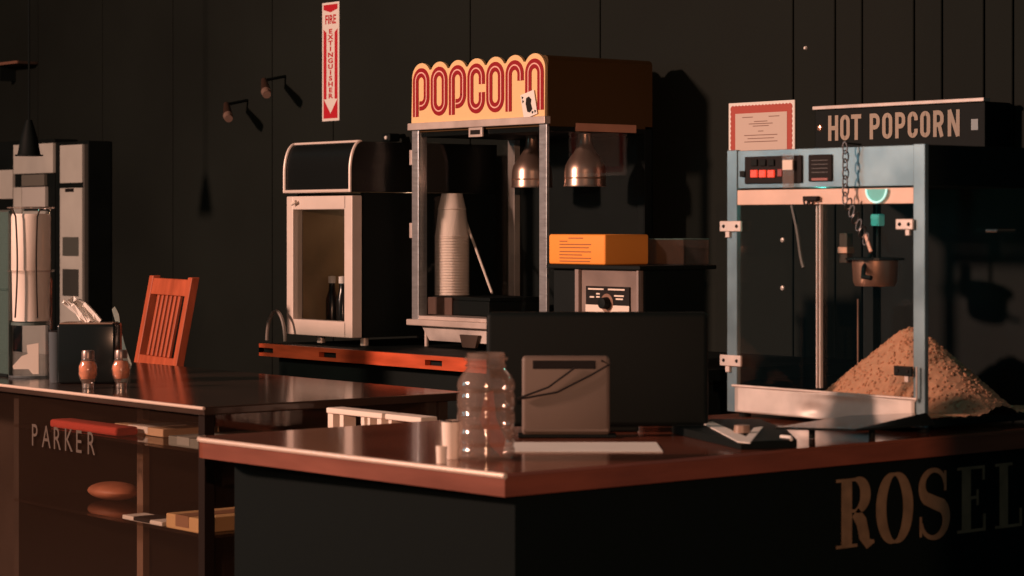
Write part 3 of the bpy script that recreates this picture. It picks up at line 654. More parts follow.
for (p0, p1, q0, q1) in ((722, 743, 221, 231.5), (722, 743, 355, 366), (898, 915, 219, 229.5), (896, 914, 366, 376)):
    xc2 = xat((p0+p1)/2, NY); h = t.part('hinge', nbox(p0, p1, q0, q1, NY-0.008, NY-0.002, 0.0015), ALU if p0 < 800 or q0 < 300 else BLACKPL)
    for p in ((p0+4), (p1-4)):
        MM = Matrix.Translation((xat(p, NY), NY-0.008, zat((q0+q1)/2, xc2, NY))) @ Matrix.Rotation(PI/2, 4, 'X')
        t.part('screw', MB().lathe([(0, 0), (0.0045, 0), (0.0035, 0.002), (0, 0.0025)], 0, 0, 12, M=MM), INK, parent=h)
    t.part('hinge_pin', nbox(p0+5 if p0 < 800 else p1-8, p0+9 if p0 < 800 else p1-4, q1, q1+6, NY-0.006, NY, 0.001), ALU, parent=h)
# front pan with a rolled lip and a dent
mb = MB(); bmx = bmesh.new()
bmesh.ops.create_grid(bmx, x_segments=40, y_segments=14, size=0.5)
xa, xb = nx0+pw*0.9, nx1-pw*0.8
for v in bmx.verts:
    u, w_ = v.co.x+0.5, v.co.y+0.5
    dnt = 0.010*math.exp(-((u-0.45)/0.05)**2-((w_-0.3)/0.25)**2) - 0.006*math.exp(-((u-0.62)/0.16)**2-((w_-0.95)/0.12)**2)
    v.co = Vector((xa+(xb-xa)*u, NY-0.004+dnt, CT+0.013+(pz-CT-0.013)*w_))
mb._add(bmx)
pan = t.part('front_pan', mb, STEELD, label='dented steel front pan', smooth=True)
pan.modifiers.new('s', 'SOLIDIFY').thickness = 0.002
t.part('pan_lip', MB().tube([(xa-0.006, NY-0.006, pz), (xb+0.008, NY-0.006, pz)], 0.0032, 8), ALU, parent=pan, smooth=True)
t.part('pan_wire', MB().tube([(xb+0.004, NY-0.008, pz-0.006), (xb+0.010, NY-0.008, pz), (xb+0.010, NY-0.008, pz+0.07)], 0.002, 6), ALU, parent=pan, smooth=True)
t.part('base_pan', MB().box(nx0+0.004, nx1-0.004, NY+0.014, ny1-0.002, CT+0.012, CT+0.028, 0.002), BLACK)
for xx in (nx0+0.03, nx1-0.03):
    for yy in (NY+0.03, ny1-0.04): t.part('foot', MB().lathe([(0.014, CT+0.0006), (0.014, CT+0.0125)], xx, yy, 14), BLACKPL)
# kettle
KY = 4.10; kx = xat(875, KY); kd = dep(kx, KY); kr = 23/F*kd; kz0 = zat(286, kx, KY); kz1 = zat(259, kx, KY)
kt = t.part('kettle', MB().lathe([(0, kz0), (kr*0.86, kz0), (kr*0.95, kz0+0.01), (kr, kz1), (kr*0.96, kz1), (kr*0.9, kz1-0.004), (0, kz1-0.004)], kx, KY, 36), COPPER, label='copper kettle', smooth=True)
t.part('kettle_rim', MB().lathe([(kr, kz1-0.004), (kr*1.28, kz1-0.002), (kr*1.28, kz1+0.003), (kr, kz1+0.004)], kx, KY, 36, closed=True), BLACKGL, parent=kt)
t.part('kettle_rod', MB().tube([(kx+0.01, KY, kz1), (kx+0.01, KY, hz)], 0.005, 10), BLACKPL, parent=kt)
t.part('kettle_handle', MB().tube([(kx+0.01, KY-0.02, kz1+0.02), (kx+0.014, KY-kr, kz1-0.02), (kx+0.03, KY-kr-0.02, kz1-0.04), (kx+0.055, KY-kr-0.02, kz1-0.042)], 0.0055, 10), BLACKPL, parent=kt, smooth=True)
t.part('kettle_bracket', MB().box(kx-0.085, kx-0.06, KY-0.03, KY-0.01, kz1-0.01, kz1+0.06, 0.002), BROWNW, parent=kt)
t.part('bracket_collar', MB().box(kx-0.088, kx-0.057, KY-0.033, KY-0.007, kz1+0.012, kz1+0.028, 0.002), COPPER, parent=kt)
lm = t.part('teal_block', MB().box(xat(876, KY), xat(885, KY), KY-0.02, KY, zat(226, kx, KY), zat(214, kx, KY), 0.003), mat('teal_block_glow', (0.15, 0.5, 0.45), 0.4, emit=(0.1, 0.6, 0.5), es=0.12), label='small teal block with a glow put into its material')  # teal glow put into the block material
t.part('block_stem', MB().tube([(xat(880, KY), KY-0.01, zat(214, kx, KY)), (xat(880, KY), KY-0.01, hz)], 0.003, 8), BLACKPL, parent=lm)
pl = bpy.data.lights.new('teal_glow_light', 'POINT'); pl.energy = 0.35; pl.color = (0.15, 1.0, 0.8); pl.shadow_soft_size = 0.01  # added teal light for the glow under the header
plo = bpy.data.objects.new('teal_glow_light', pl); COL.objects.link(plo); plo.location = (kx-0.02, NY+0.08, hz-0.025)
hy = 4.25
pts = [(xat(792+3*math.sin(i/3.0)+ (i/12.0)**2*14, hy), hy, zat(205+i*5.2, xat(795, hy), hy)) for i in range(13)]
t.part('flexible_hose', MB().tube(pts, 0.005, 8), mat('hose_grey', (0.15, 0.14, 0.13), 0.4), smooth=True)
for q in (240, 288):
    yb2 = ny1-0.014; MM = Matrix.Translation((xat(783, yb2), yb2, zat(q, xat(783, yb2), yb2))) @ Matrix.Rotation(PI/2, 4, 'X')
    t.part('bolt', MB().lathe([(0, 0), (0.007, 0), (0.006, 0.004), (0, 0.006)], 0, 0, 14, M=MM), ALU)
t.part('drip_rod', MB().tube([(xat(858, 4.2), 4.2, zat(299, xat(858, 4.2), 4.2)), (xat(858, 4.2), 4.2, CT+0.03)], 0.0025, 8), COPPER)
# handle on the machine's right side
yh = yat(1002, nx1+0.01); zh = zat(230.5, nx1, yh)
sh = t.part('side_handle', MB().tube([(nx1-0.005, yh-0.035, zh), (nx1+0.018, yh-0.03, zh), (nx1+0.018, yh+0.03, zh), (nx1-0.005, yh+0.035, zh)], 0.0045, 10), CHROME, label='small chrome handle', smooth=True)
# popcorn heap
def heap_h(x, y):
    cx_, cy_ = xat(912, 4.13), 4.13
    d = math.hypot((x-cx_)/0.30, (y-cy_)/0.135)
    return max(0.0, 0.195*(1-d*1.05)) if d > 0.12 else 0.195*(1-0.06-d*0.55)
mb = MB(); n = 60; hx0, hx1, hy0, hy1 = nx0+0.1, nx1-0.012, NY+0.016, ny1-0.02
g_ = bmesh.new(); V = [[None]*(n+1) for _ in range(n+1)]
for i in range(n+1):
    for j in range(n+1):
        x = hx0+(hx1-hx0)*i/n; y = hy0+(hy1-hy0)*j/n
        V[i][j] = g_.verts.new((x, y, CT+0.030+heap_h(x, y)+random.uniform(-.002, .003)))
for i in range(n):
    for j in range(n): g_.faces.new((V[i][j], V[i+1][j], V[i+1][j+1], V[i][j+1]))
mb._add(g_)
tmpl = bmesh.new(); bmesh.ops.create_icosphere(tmpl, subdivisions=1, radius=1); tv = [v.co.copy() for v in tmpl.verts]; tf = [[v.index for v in f.verts] for f in tmpl.faces]; tmpl.free()
bmv = mb.bm
for k in range(2600):
    x = random.uniform(hx0+0.008, hx1-0.008); y = random.uniform(hy0+0.008, hy1-0.008); h = heap_h(x, y)
    if h < 0.004: continue
    r = random.uniform(0.0028, 0.0045); vs = [bmv.verts.new((x+c.x*r*random.uniform(.7, 1.2), y+c.y*r*random.uniform(.7, 1.2), CT+0.030+h+c.z*r*random.uniform(.7, 1.2))) for c in tv]
    for f in tf: bmv.faces.new([vs[i] for i in f])
single('popcorn_heap', mb, POP, 'golden heap of popcorn inside the steel popcorn machine', 'popcorn', (xat(912, 4.13), 4.13, CT+0.029), kind='stuff')

# chain hanging in front of the header and metal scoop
mb = MB(); pts = []
for q in range(0, 6): pts.append((846, 150+q*9.2, 0))
chain = [(845+0.6*(i % 2), 148+i*8.4) for i in range(7)] + [(848.5, 204), (852, 211), (855.5, 218), (859, 225), (862.5, 232), (866, 239)]
CY = NY-0.022
for k, (p, q) in enumerate(chain):
    X = xat(p, CY); Z = zat(q, X, CY); tilt = 0 if k < 7 else math.radians(-24)
    L = 0.0135; wv = 0.0065
    ring = []
    for i in range(16):
        a = 2*PI*i/16; uu = wv*math.cos(a); vv = L*math.sin(a)
        if k % 2 == 0: v3 = Vector((uu, 0, vv))
        else: v3 = Vector((0.0025*math.cos(a), uu, vv))
        v3 = Matrix.Rotation(-tilt, 3, 'Y') @ v3 if tilt else v3
        ring.append(Vector((X, CY, Z))+v3)
    mb.tube(ring, 0.0018, 6, cyc=True)
t = Thing('hanging_chain', 'dark metal chain hanging down over the steel popcorn machine header', 'chain', (xat(846, CY), CY, zat(245, xat(866, CY), CY)))
t.part('links', mb, mat('chain_metal', (0.12, 0.11, 0.11), 0.35, 0.8), smooth=True)
X = xat(845, CY); 
t.part('hook', MB().tube([(X, CY, zat(148, X, CY)+0.012), (X, CY, nzt+0.006), (X, NY+0.03, nzt+0.004)], 0.002, 6), BLACKPL)
X = xat(868, CY); Z = zat(243, X, CY)
t.part('tag_plate', MB().box(-0.005, 0.005, -0.0015, 0.0015, -0.022, 0.022, 0.002, M=Matrix.Translation((X, CY, Z)) @ Matrix.Rotation(math.radians(-24), 4, 'Y')), COPPER)

# ------------------------------------------------------------------ light-box sign, certificate, fire sign
HX0, HX1 = xat(815, 5.044), xat(985, 5.044); HY = 5.044
hz1 = zat(104, HX0, HY)+0.006; hz0 = zat(147.5, HX1, HY)
hz1 = zat(97.0, HX1, HY)
t = Thing('hot_popcorn_sign', 'black box sign reading HOT POPCORN in pale capitals on the wall', 'sign', ((HX0+HX1)/2, 5.1, hz0))
t.part('box', MB().box(HX0, HX1, HY, WY-0.001, hz0, hz1-0.012, 0.003), BLACKPL)
t.part('top_strip', MB().box(HX0-0.004, HX1+0.002, HY-0.008, HY+0.02, hz1-0.012, hz1-0.001, 0.002), ALU, label='bright metal strip along the top')
xl0, xl1 = xat(828, HY), xat(962, HY); zl0 = zat(142, xat(828, HY), HY)+0.003; hl = (zat(116, xat(895, HY), HY)-zat(142, xat(895, HY), HY))
mb = MB(); lwz = 0.0125
def block(ch, w, h):
    a = lwz/2; L, R, B, T_ = a, w-a, a, h-a; r = min(0.016, (w-lwz)/2)
    top = arc(L+r, T_-r, r, r, 180, 90, 5)+arc(R-r, T_-r, r, r, 90, 0, 5); bot = arc(R-r, B+r, r, r, 0, -90, 5)+arc(L+r, B+r, r, r, -90, -180, 5)
    if ch == 'H': return [([(L, 0), (L, h)], 0), ([(R, 0), (R, h)], 0), ([(L, h/2), (R, h/2)], 0)]
    if ch == 'T': return [([(w/2, 0), (w/2, h)], 0), ([(0, T_), (w, T_)], 0)]
    if ch == 'O': return [(top+bot, 1)]
    if ch == 'C': return [([(R, T_-0.02)]+list(reversed(top))+list(reversed(bot))+[(R, B+0.02)], 0)] if 0 else [([(R, h*0.66)]+list(reversed(arc(R-r, T_-r, r, r, 90, 0, 5)))+list(reversed(arc(L+r, T_-r, r, r, 180, 90, 5)))+list(reversed(arc(L+r, B+r, r, r, -90, -180, 5)))+list(reversed(arc(R-r, B+r, r, r, 0, -90, 5)))+[(R, h*0.34)], 0)]
    if ch in 'PR':
        m = h*0.46; q = [([(L, 0), (L, h)], 0), ([(L, T_)]+arc(R-r, T_-r, r, r, 90, 0, 5)+arc(R-r, m+r, r, r, 0, -90, 5)+[(L, m)], 0)]
        if ch == 'R': q.append(([(R-r*0.8, m), (R, 0)], 0))
        return q
    if ch == 'N': return [([(L, 0), (L, h)], 0), ([(R, 0), (R, h)], 0), ([(L, h), (R, 0)], 0)]
cells = [('H', 828.5, 838.5), ('O', 840.5, 850), ('T', 851.5, 861.5), ('P', 870, 880), ('O', 882.5, 892.5), ('P', 895.5, 905.5), ('C', 908, 918), ('O', 920.5, 930.5), ('R', 933.5, 944), ('N', 948, 960)]
for k, (ch, p0, p1) in enumerate(cells):
    a0_, a1_ = xat(p0, HY), xat(p1, HY)
    for kk, (pth, cy_) in enumerate(block(ch, a1_-a0_, hl)): mb.stroke(pth, lwz, (a0_, HY-0.0004, zl0), UX, UZ, FN, 0.001+0.0002*kk, bool(cy_))
t.part('lettering', mb, mat('pale_letters', (0.34, 0.28, 0.22), 0.6), label='pale condensed capital letters')
xe = xat(820, HY); MM = Matrix.Translation((xe, HY, zat(128, xe, HY))) @ Matrix.Rotation(PI/2, 4, 'X')
t.part('end_screw', MB().lathe([(0, 0), (0.012, 0), (0.009, 0.004), (0, 0.006)], 0, 0, 5, M=MM), COPPER)
xe = xat(975, HY); t.part('end_label', MB().box(xe-0.012, xe+0.012, HY-0.002, HY+0.001, zat(130, xe, HY), zat(119, xe, HY)), mat('blue_grey_label', (0.25, 0.3, 0.32), 0.4))
# certificate
c0, c1 = xat(730, WY), xat(796, WY); z1 = zat(103.5, c0, WY); z0 = z1-0.216
t = Thing('framed_certificate', 'certificate with scalloped red border pinned to the wall behind the steel machine', 'certificate', ((c0+c1)/2, WY-0.005, z0))
t.part('sheet', MB().box(c0, c1, WY-0.006, WY-0.001, z0, z1, 0.001), PAPER)
bm_ = MB(); i0 = 0.007; ns = 16
def scal(x0, x1, zA, zB, n1=18, n2=13, a=0.0035):
    P = []
    for i in range(n1*4): u = i/(n1*4); P.append((x0+(x1-x0)*u, zA-a*abs(math.sin(u*n1*PI))))
    for i in range(n2*4): u = i/(n2*4); P.append((x1+a*abs(math.sin(u*n2*PI)), zA+(zB-zA)*u))
    for i in range(n1*4): u = i/(n1*4); P.append((x1+(x0-x1)*u, zB+a*abs(math.sin(u*n1*PI))))
    for i in range(n2*4): u = i/(n2*4); P.append((x0-a*abs(math.sin(u*n2*PI)), zB+(zA-zB)*u))
    return P
bm_.prism(scal(c0+0.012, c1-0.012, z0+0.012, z1-0.012), (0, WY-0.0062, 0), UX, UZ, FN, 0.0006)
t.part('border', bm_, mat('cert_red', (0.42, 0.07, 0.05), 0.7), label='red scalloped border')
t.part('inner_field', MB().box(c0+0.031, c1-0.031, WY-0.0076, WY-0.0068, z0+0.03, z1-0.034), mat('cert_cream', (0.6, 0.5, 0.44), 0.8))
mb = MB(); wz = c1-c0
for (u0, u1, dz) in ((0.22, 0.38, 0.046), (0.62, 0.78, 0.046), (0.40, 0.60, 0.060), (0.32, 0.68, 0.067), (0.38, 0.62, 0.074), (0.46, 0.54, 0.09), (0.25, 0.75, 0.102), (0.30, 0.70, 0.112), (0.25, 0.75, 0.122), (0.3, 0.7, 0.15)):
    mb.box(c0+wz*u0, c0+wz*u1, WY-0.0082, WY-0.0077, z1-dz-0.0016, z1-dz+0.0010)
t.part('printed_lines', mb, mat('cert_ink', (0.25, 0.16, 0.13), 0.8))
# fire extinguisher sign
f0, f1 = xat(323, WY), xat(340, WY); fz1 = zat(1.2, f1, WY); fz0 = zat(120.5, f1, WY)
t = Thing('fire_extinguisher_sign', 'tall narrow red and white FIRE EXTINGUISHER arrow sign on the wall', 'sign', ((f0+f1)/2, WY-0.003, fz0))
fw = f1-f0; fh = fz1-fz0; FR = mat('fire_red', (0.55, 0.015, 0.03), 0.45)
t.part('plate', MB().box(f0, f1, WY-0.004, WY-0.001, fz0, fz1, 0.0008), PAPER)
A = ((f0, WY-0.0041, fz0), UX, UZ, FN, 0.0005)
mb = MB(); e = 0.09*fw
mb.prism([(e, fh*0.955+0.012), (fw-e, fh*0.955+0.012), (fw-e, fh*0.94), (fw*0.5, fh*0.915), (e, fh*0.94)], *A)
mb.prism([(e, fh*0.775), (fw*0.26, fh*0.745), (fw*0.26, fh*0.185), (fw*0.10, fh*0.185), (fw*0.5, fh*0.062), (fw*0.9, fh*0.185), (fw*0.74, fh*0.185), (fw*0.74, fh*0.745), (fw-e, fh*0.775), (fw-e, 0.010), (e, 0.010)], *A)
t.part('red_field', mb, FR)
mb = MB(); mb.text('FIRE', (f0+fw*0.5, WY-0.0045, fz0+fh*0.82), UX, UZ, FN, fw*0.42, 0.0006, 0.85, 'CENTER', 0.0012)
for i, ch in enumerate('EXTINGUISHER'): mb.text(ch, (f0+fw*0.5, WY-0.0045, fz0+fh*(0.737-0.0495*i)), UX, UZ, FN, fw*0.215, 0.0006, 1.9, 'CENTER', 0.0009)
t.part('lettering', mb, FR, label='red capital letters reading FIRE EXTINGUISHER')
# tiny wall camera and nail
X = xat(395, 5.1); Z = zat(138, X, 5.1)
t = Thing('security_camera', 'small dark camera with bright lens on the wall above the black warmer', 'camera', (X, WY, Z))
t.part('arm', MB().tube([(X-0.01, WY-0.001, Z+0.01), (X-0.005, 5.11, Z+0.005)], 0.008, 8), BLACKPL); t.part('body', MB().box(X-0.03, X+0.02, 5.06, 5.11, Z-0.014, Z+0.016, 0.006), BLACKPL)
t.part('lens', MB().lathe([(0, 0), (0.007, 0), (0.006, 0.004), (0, 0.006)], 0, 0, 12, M=Matrix.Translation((X, 5.06, Z)) @ Matrix.Rotation(PI/2, 4, 'X')), PAPER)
X = xat(806, WY); single('wall_nail', MB().lathe([(0, 0), (0.006, 0), (0.004, 0.006), (0, 0.007)], 0, 0, 10, M=Matrix.Translation((X, WY-0.0005, zat(48, X, WY))) @ Matrix.Rotation(PI/2, 4, 'X')), PAPER, 'single bright nail head in the wall above the certificate', 'nail', (X, WY, zat(48, X, WY)))

# ------------------------------------------------------------------ things on the bar
# register monitor seen from behind; local frame faces the street corner
gx, gy = onz(566, 437.5, CT); rot = TH
def cam2w(px, D): t_ = (px-512)/F; return (D*(CF*t_-SF), D*(SF*t_+CF))
D0 = 5.02; mx_, my_ = cam2w(597, D0+0.08)
Wd = (708-487)/F*(D0+0.08); zt = CZ-(312-224)/F*(D0+0.08)
t = Thing('register_monitor', 'large black register monitor seen from behind on the bar', 'monitor', (mx_, my_, CT), rot, world=False)
t.part('casing', MB().box(-Wd/2, Wd/2, -0.03, 0.03, 0.012, zt-CT, 0.012, seg=4), BLACKPL, smooth=True)
t.part('screen', MB().box(-Wd/2+0.02, Wd/2-0.02, 0.030, 0.032, 0.03, zt-CT-0.02), BLACKGL)
t.part('stand_foot', MB().box(-0.12, 0.09, -0.02, 0.09, 0.0006, 0.014, 0.004), BLACKPL)
Wg = (610-522)/F*4.96; ox = gx; 
t = Thing('card_terminal_base', 'brown-grey metal box with dark slot and cable in front of the black monitor', 'terminal', (gx, gy, CT), rot, world=False)
zg = CZ-(356-224)/F*4.96-CT
t.part('shell', MB().box(-Wg/2, Wg/2, 0, 0.035, 0.004, zg, 0.009, seg=4), GREYP, smooth=True)
t.part('slot', MB().box(-Wg*0.38, Wg*0.34, -0.001, 0.004, zg*0.84, zg*0.95, 0.002), INK)
t.part('lower_ridge', MB().box(-Wg/2+0.003, Wg/2-0.003, -0.004, 0.002, 0.012, 0.018, 0.001), GREYP)
t.part('foot_plate', MB().box(-Wg/2-0.008, Wg/2+0.014, -0.02, 0.05, 0.0006, 0.006, 0.002), BLACKPL)
t.part('cable', MB().tube([(-Wg/2-0.01, -0.006, zg*0.48), (-Wg*0.2, -0.005, zg*0.62), (Wg*0.1, -0.005, zg*0.86)], 0.0022, 6), INK, smooth=True)
t.part('cable', MB().tube([(-Wg/2-0.01, -0.006, zg*0.47), (-Wg*0.1, -0.005, zg*0.56), (Wg*0.3, -0.005, zg*0.78), (Wg*0.49, -0.004, zg*0.9), (Wg*0.4, -0.004, zg*0.95)], 0.0022, 6), INK, smooth=True)
# paper
px_, py_ = onz(578, 449, CT)
mb = MB(); mb.box(-0.165, 0.165, -0.07, 0.13, 0, 0.0012); t_ = single('paper_sheet', mb, PAPER, 'white sheet of paper lying flat on the bar in front of the metal box', 'paper', (0, 0, 0)); t_.location = (px_, py_, CT+0.0006); t_.rotation_euler = (0, 0, rot)
# jug
jx, jy = onz(486, 459, CT)
t = Thing('plastic_jug', 'large clear ribbed plastic jug near the front corner of the bar', 'jug', (jx, jy, CT+0.0005), world=False)
s_ = dep(jx, jy)/F; R = 29*s_
prof = [(0, 0), (R*0.9, 0), (R, 0.008)]
Hh = 84*s_
for i in range(1, 40):
    u = i/40; rr_ = R*(1-0.05*(math.sin(u*PI*4)**10)); prof.append((rr_, 0.008+(Hh-0.008)*u*0.9))
prof += [(R*0.97, Hh*0.93), (R*0.86, Hh*1.0), (R*0.70, Hh*1.06), (R*0.66, Hh*1.09), (R*0.72, Hh*1.10), (R*0.72, Hh*1.115), (R*0.66, Hh*1.13), (R*0.66, Hh*1.26)]
inner = [(r-0.0015, z) for r, z in reversed(prof[2:])]
mb = MB(); mb.lathe(prof+inner+[(0, 0.003)], 0, 0, 40, closed=True); t.part('body', mb, PLGLASS, smooth=True)
t.part('neck_ring', MB().lathe([(R*0.66, Hh*1.17), (R*0.76, Hh*1.18), (R*0.76, Hh*1.21), (R*0.66, Hh*1.22)], 0, 0, 36, closed=True), PLGLASS, smooth=True)
mb = MB(); mb.prism([(-0.02, 0.10), (-0.01, 0.15), (0.006, 0.155), (0.012, 0.10), (0.03, 0.06), (0.022, 0.03), (0.0, 0.05)], (0, 0.01, 0), (CF, SF, 0), UZ, (SF, -CF, 0), 0.004)
o = single('crumpled_wrapper', mb, mat('red_wrapper', (0.5, 0.16, 0.11), 0.5, bump=0.5, bscale=40), 'crumpled red-pink wrapper inside the clear plastic jug', 'wrapper', (0, 0, 0.03)); o.location = (jx, jy, CT+0.005)
cx_, cy_ = onz(451, 459, CT); s_ = dep(cx_, cy_)/F
t = Thing('white_cup', 'tall white cup behind the left side of the clear jug', 'cup', (cx_, cy_, CT+0.0005), world=False)
t.part('wall', MB().lathe([(0, 0), (8*s_, 0), (9.5*s_, 38*s_), (9*s_, 38*s_), (7.6*s_, 0.003), (0, 0.003)], 0, 0, 28, closed=True), CUPM, smooth=True)
t.part('lid_rim', MB().lathe([(9.3*s_, 37*s_), (10*s_, 37.6*s_), (10*s_, 38.6*s_), (9.2*s_, 39*s_)], 0, 0, 28, closed=True), INK, label='dark rim', smooth=True)
c2x, c2y = onz(441.5, 463.5, CT); single('white_tub', MB().lathe([(0, 0), (5*s_, 0), (5.5*s_, 17*s_), (5*s_, 17*s_), (4.6*s_, 0.003), (0, 0.003)], 0, 0, 24, closed=True), CUPM, 'small low white tub standing left of the tall white cup', 'tub', (0, 0, 0), smooth=True).location = (c2x, c2y, CT+0.0005)
# card reader with white strap
def flat(pxpy, z): return [onz(p, q, z) for p, q in pxpy]
def slab(mb, pts, z0, th): mb.prism(pts, (0, 0, z0), UX, UY, UZ, th)
base = flat([(672, 428), (741, 444), (797, 442), (787, 432), (760, 421), (712, 421)], CT+0.012)
cxm = sum(p[0] for p in base)/6; cym = sum(p[1] for p in base)/6
t = Thing('card_reader', 'flat dark card reader with a white paper strip lying on the bar', 'card reader', (cxm, cym, CT))
mb = MB(); slab(mb, base, CT+0.0006, 0.016); t.part('body', mb, BLACKPL)
st = flat([(702, 423), (713, 422), (746, 437), (754, 428), (763, 427), (750, 443), (738, 442)], CT+0.018); mb = MB(); slab(mb, st, CT+0.017, 0.002); t.part('paper_strip', mb, PAPER, label='white bent paper strip')
a = onz(742, 432, CT+0.02); t.part('roller', MB().lathe([(0, CT+0.019), (0.018, CT+0.019), (0.016, CT+0.034), (0, CT+0.036)], a[0], a[1], 20), mat('tan_roller', (0.3, 0.2, 0.15), 0.4), smooth=True)
a = onz(781, 436, CT+0.02); b = onz(791, 438, CT+0.02); t.part('clip', MB().tube([(a[0], a[1], CT+0.019), (b[0], b[1], CT+0.021), (b[0]+0.006, b[1]-0.006, CT+0.018)], 0.0035, 8), PAPER, smooth=True)
# low glossy tray
zt_ = CT+0.055
pts = flat([(775, 427), (856, 429), (938, 421), (926, 411.5), (850, 415)], zt_)
cxm, cym = onz(850, 424, CT+0.03)
t = Thing('glossy_menu_board', 'dark glossy flat board lying raised in front of the steel popcorn machine', 'board', (cxm, cym, CT))
def onY(px, py, Y): X = xat(px, Y); return (X, Y, zat(py, X, Y))
bp = [(*onz(775, 427, CT+0.03), CT+0.03), (*onz(856, 429, CT+0.03), CT+0.03), (*onz(935, 422.6, CT+0.03), CT+0.03), onY(926, 412.5, 3.835), onY(850, 415.5, 3.82)]
g2 = bmesh.new(); ta_ = [g2.verts.new(p) for p in bp]; tb_ = [g2.verts.new((p[0], p[1], p[2]-0.005)) for p in bp]
g2.faces.new(ta_); g2.faces.new(tb_)
for i in range(5): g2.faces.new((ta_[i], ta_[(i+1) % 5], tb_[(i+1) % 5], tb_[i]))
bmesh.ops.recalc_face_normals(g2, faces=g2.faces[:]); mb = MB(); mb._add(g2); t.part('board', mb, BLACKGL)
for p, q in ((812, 424.5), (872, 424)):
    a = onz(p, q, CT+0.03); t.part('foot', MB().lathe([(0.007, CT+0.0006), (0.007, CT+0.0255)], a[0], a[1], 12), BLACKPL)

# ------------------------------------------------------------------ red chair behind the case
cz_bot = 0.45
CHY = 4.03
bl = (xat(121, CHY), CHY); 
t = Thing('red_chair', 'tall orange-red slat-back wooden chair behind the glass case', 'chair', (bl[0], bl[1], 0), math.radians(-10), world=False)
Lc = 0.395; lean = 0.20
zlow = zat(366, bl[0], CHY)-0.0; ztopc = zat(278, bl[0], CHY)
seatz = 0.76
def yy_(z): return (z-seatz)*lean if z > seatz else 0
def stile(x):
    t.part('rear_leg', MB().tube([(x, 0.02, 0.0005), (x, 0, seatz), (x, yy_(ztopc), ztopc)], 0.0001, 4), CHWOOD)
def post(x0, x1, z0, z1, d=0.028, off=0.0):
    mb = MB(); g2 = bmesh.new(); vs = []
    for z in (z0, z1):
        y = yy_(z)+off
        vs += [g2.verts.new((x0, y, z)), g2.verts.new((x1, y, z)), g2.verts.new((x1, y+d, z)), g2.verts.new((x0, y+d, z))]
    for f in ((0,1,2,3), (4,5,6,7), (0,1,5,4), (1,2,6,5), (2,3,7,6), (3,0,4,7)): g2.faces.new([vs[i] for i in f])
    bmesh.ops.recalc_face_normals(g2, faces=g2.faces[:]); bmesh.ops.bevel(g2, geom=g2.edges[:], offset=0.002, segments=1, affect='EDGES')
    mb._add(g2); return mb
t.part('back_post', post(0, 0.035, seatz-0.02, ztopc+0.008), CHWOOD); t.part('back_post', post(Lc-0.035, Lc, seatz-0.02, ztopc+0.008), CHWOOD)
t.part('top_rail', post(0.035, Lc-0.035, ztopc-0.055, ztopc, 0.022, 0.003), CHWOOD)
zl0 = zat(357, bl[0], CHY)
t.part('lower_rail', post(0.035, Lc-0.035, zl0-0.035, zl0+0.01, 0.022, 0.003), CHWOOD)
for i in range(6):
    x = 0.088+i*0.039; t.part('slat', post(x, x+0.018, zl0+0.01, ztopc-0.055, 0.012, 0.008), CHWOOD)
t.part('seat', MB().box(-0.005, Lc+0.005, -0.40, 0.03, seatz-0.055, seatz-0.02, 0.008), CHWOOD)
for x in (0.0, Lc-0.035):
    t.part('leg', MB().box(x, x+0.035, -0.38, -0.345, 0.0005, seatz-0.055, 0.002), CHWOOD); t.part('leg', MB().box(x, x+0.035, -0.01, 0.025, 0.0005, seatz-0.055, 0.002), CHWOOD)
t.part('footrest', MB().box(0.035, Lc-0.035, -0.375, -0.35, 0.28, 0.31, 0.002), CHWOOD)

# ------------------------------------------------------------------ things on the case, left
nxp, nyp = onz(86, 384, CT)
s_ = dep(nxp, nyp)/F
t = Thing('napkin_dispenser', 'black napkin dispenser with a white napkin sticking out on the glass case', 'napkin dispenser', (nxp, nyp, CT), TH, world=False)
w_ = 0.165; h_ = 60*s_
t.part('housing', MB().box(-w_/2, w_/2, 0, 0.12, 0.0006, h_, 0.008, seg=3), BLACKGL, smooth=True)
t.part('top_edge', MB().box(-w_/2+0.008, w_/2-0.008, 0.002, 0.10, h_-0.001, h_+0.003, 0.001), mat('brown_metal', (0.3, 0.2, 0.15), 0.4, 0.4))
mb = MB(); g2 = bmesh.new(); rows = []
prof2 = [(-0.02, 0.0), (-0.04, 0.03), (-0.07, 0.05), (-0.085, 0.062)]
for k, (cx2, z) in enumerate([(0.005, 0.0), (-0.008, 0.02), (-0.03, 0.042), (-0.052, 0.058), (-0.062, 0.05)]):
    wd = [0.05, 0.052, 0.05, 0.042, 0.022][k]
    rows.append([g2.verts.new((cx2+wd*(j/6-0.5)*2*0.6, 0.05+0.012*math.sin(j*1.7+k), h_+0.003+z+0.006*math.cos(j*2.1+k*1.3)+(0.012*(j/6) if k > 1 else 0))) for j in range(7)])
for a, b in zip(rows, rows[1:]):
    for j in range(6): g2.faces.new((a[j], a[j+1], b[j+1], b[j]))
mb._add(g2); o = t.part('napkin', mb, PAPER, label='crumpled white napkin'); o.modifiers.new('s', 'SOLIDIFY').thickness = 0.003
# cream napkin strip leaning to its right
x2, y2 = onz(128, 364.5, CT); s2 = dep(x2, y2)/F
mb = MB(); pts = [(-16*s2, 55*s2), (-13*s2, 58*s2), (-9*s2, 50*s2), (-7*s2, 34*s2), (-2*s2, 16*s2), (4*s2, 0), (-3*s2, 0), (-8*s2, 14*s2), (-10*s2, 34*s2)]
mb.prism(pts, (0, 0, 0), (CF, SF, 0), UZ, (SF, -CF, 0), 0.004); o = single('folded_napkin', mb, PAPER, 'narrow cream folded napkin standing right of the black dispenser', 'napkin', (0, 0, 0)); o.location = (x2, y2, CT+0.0005)
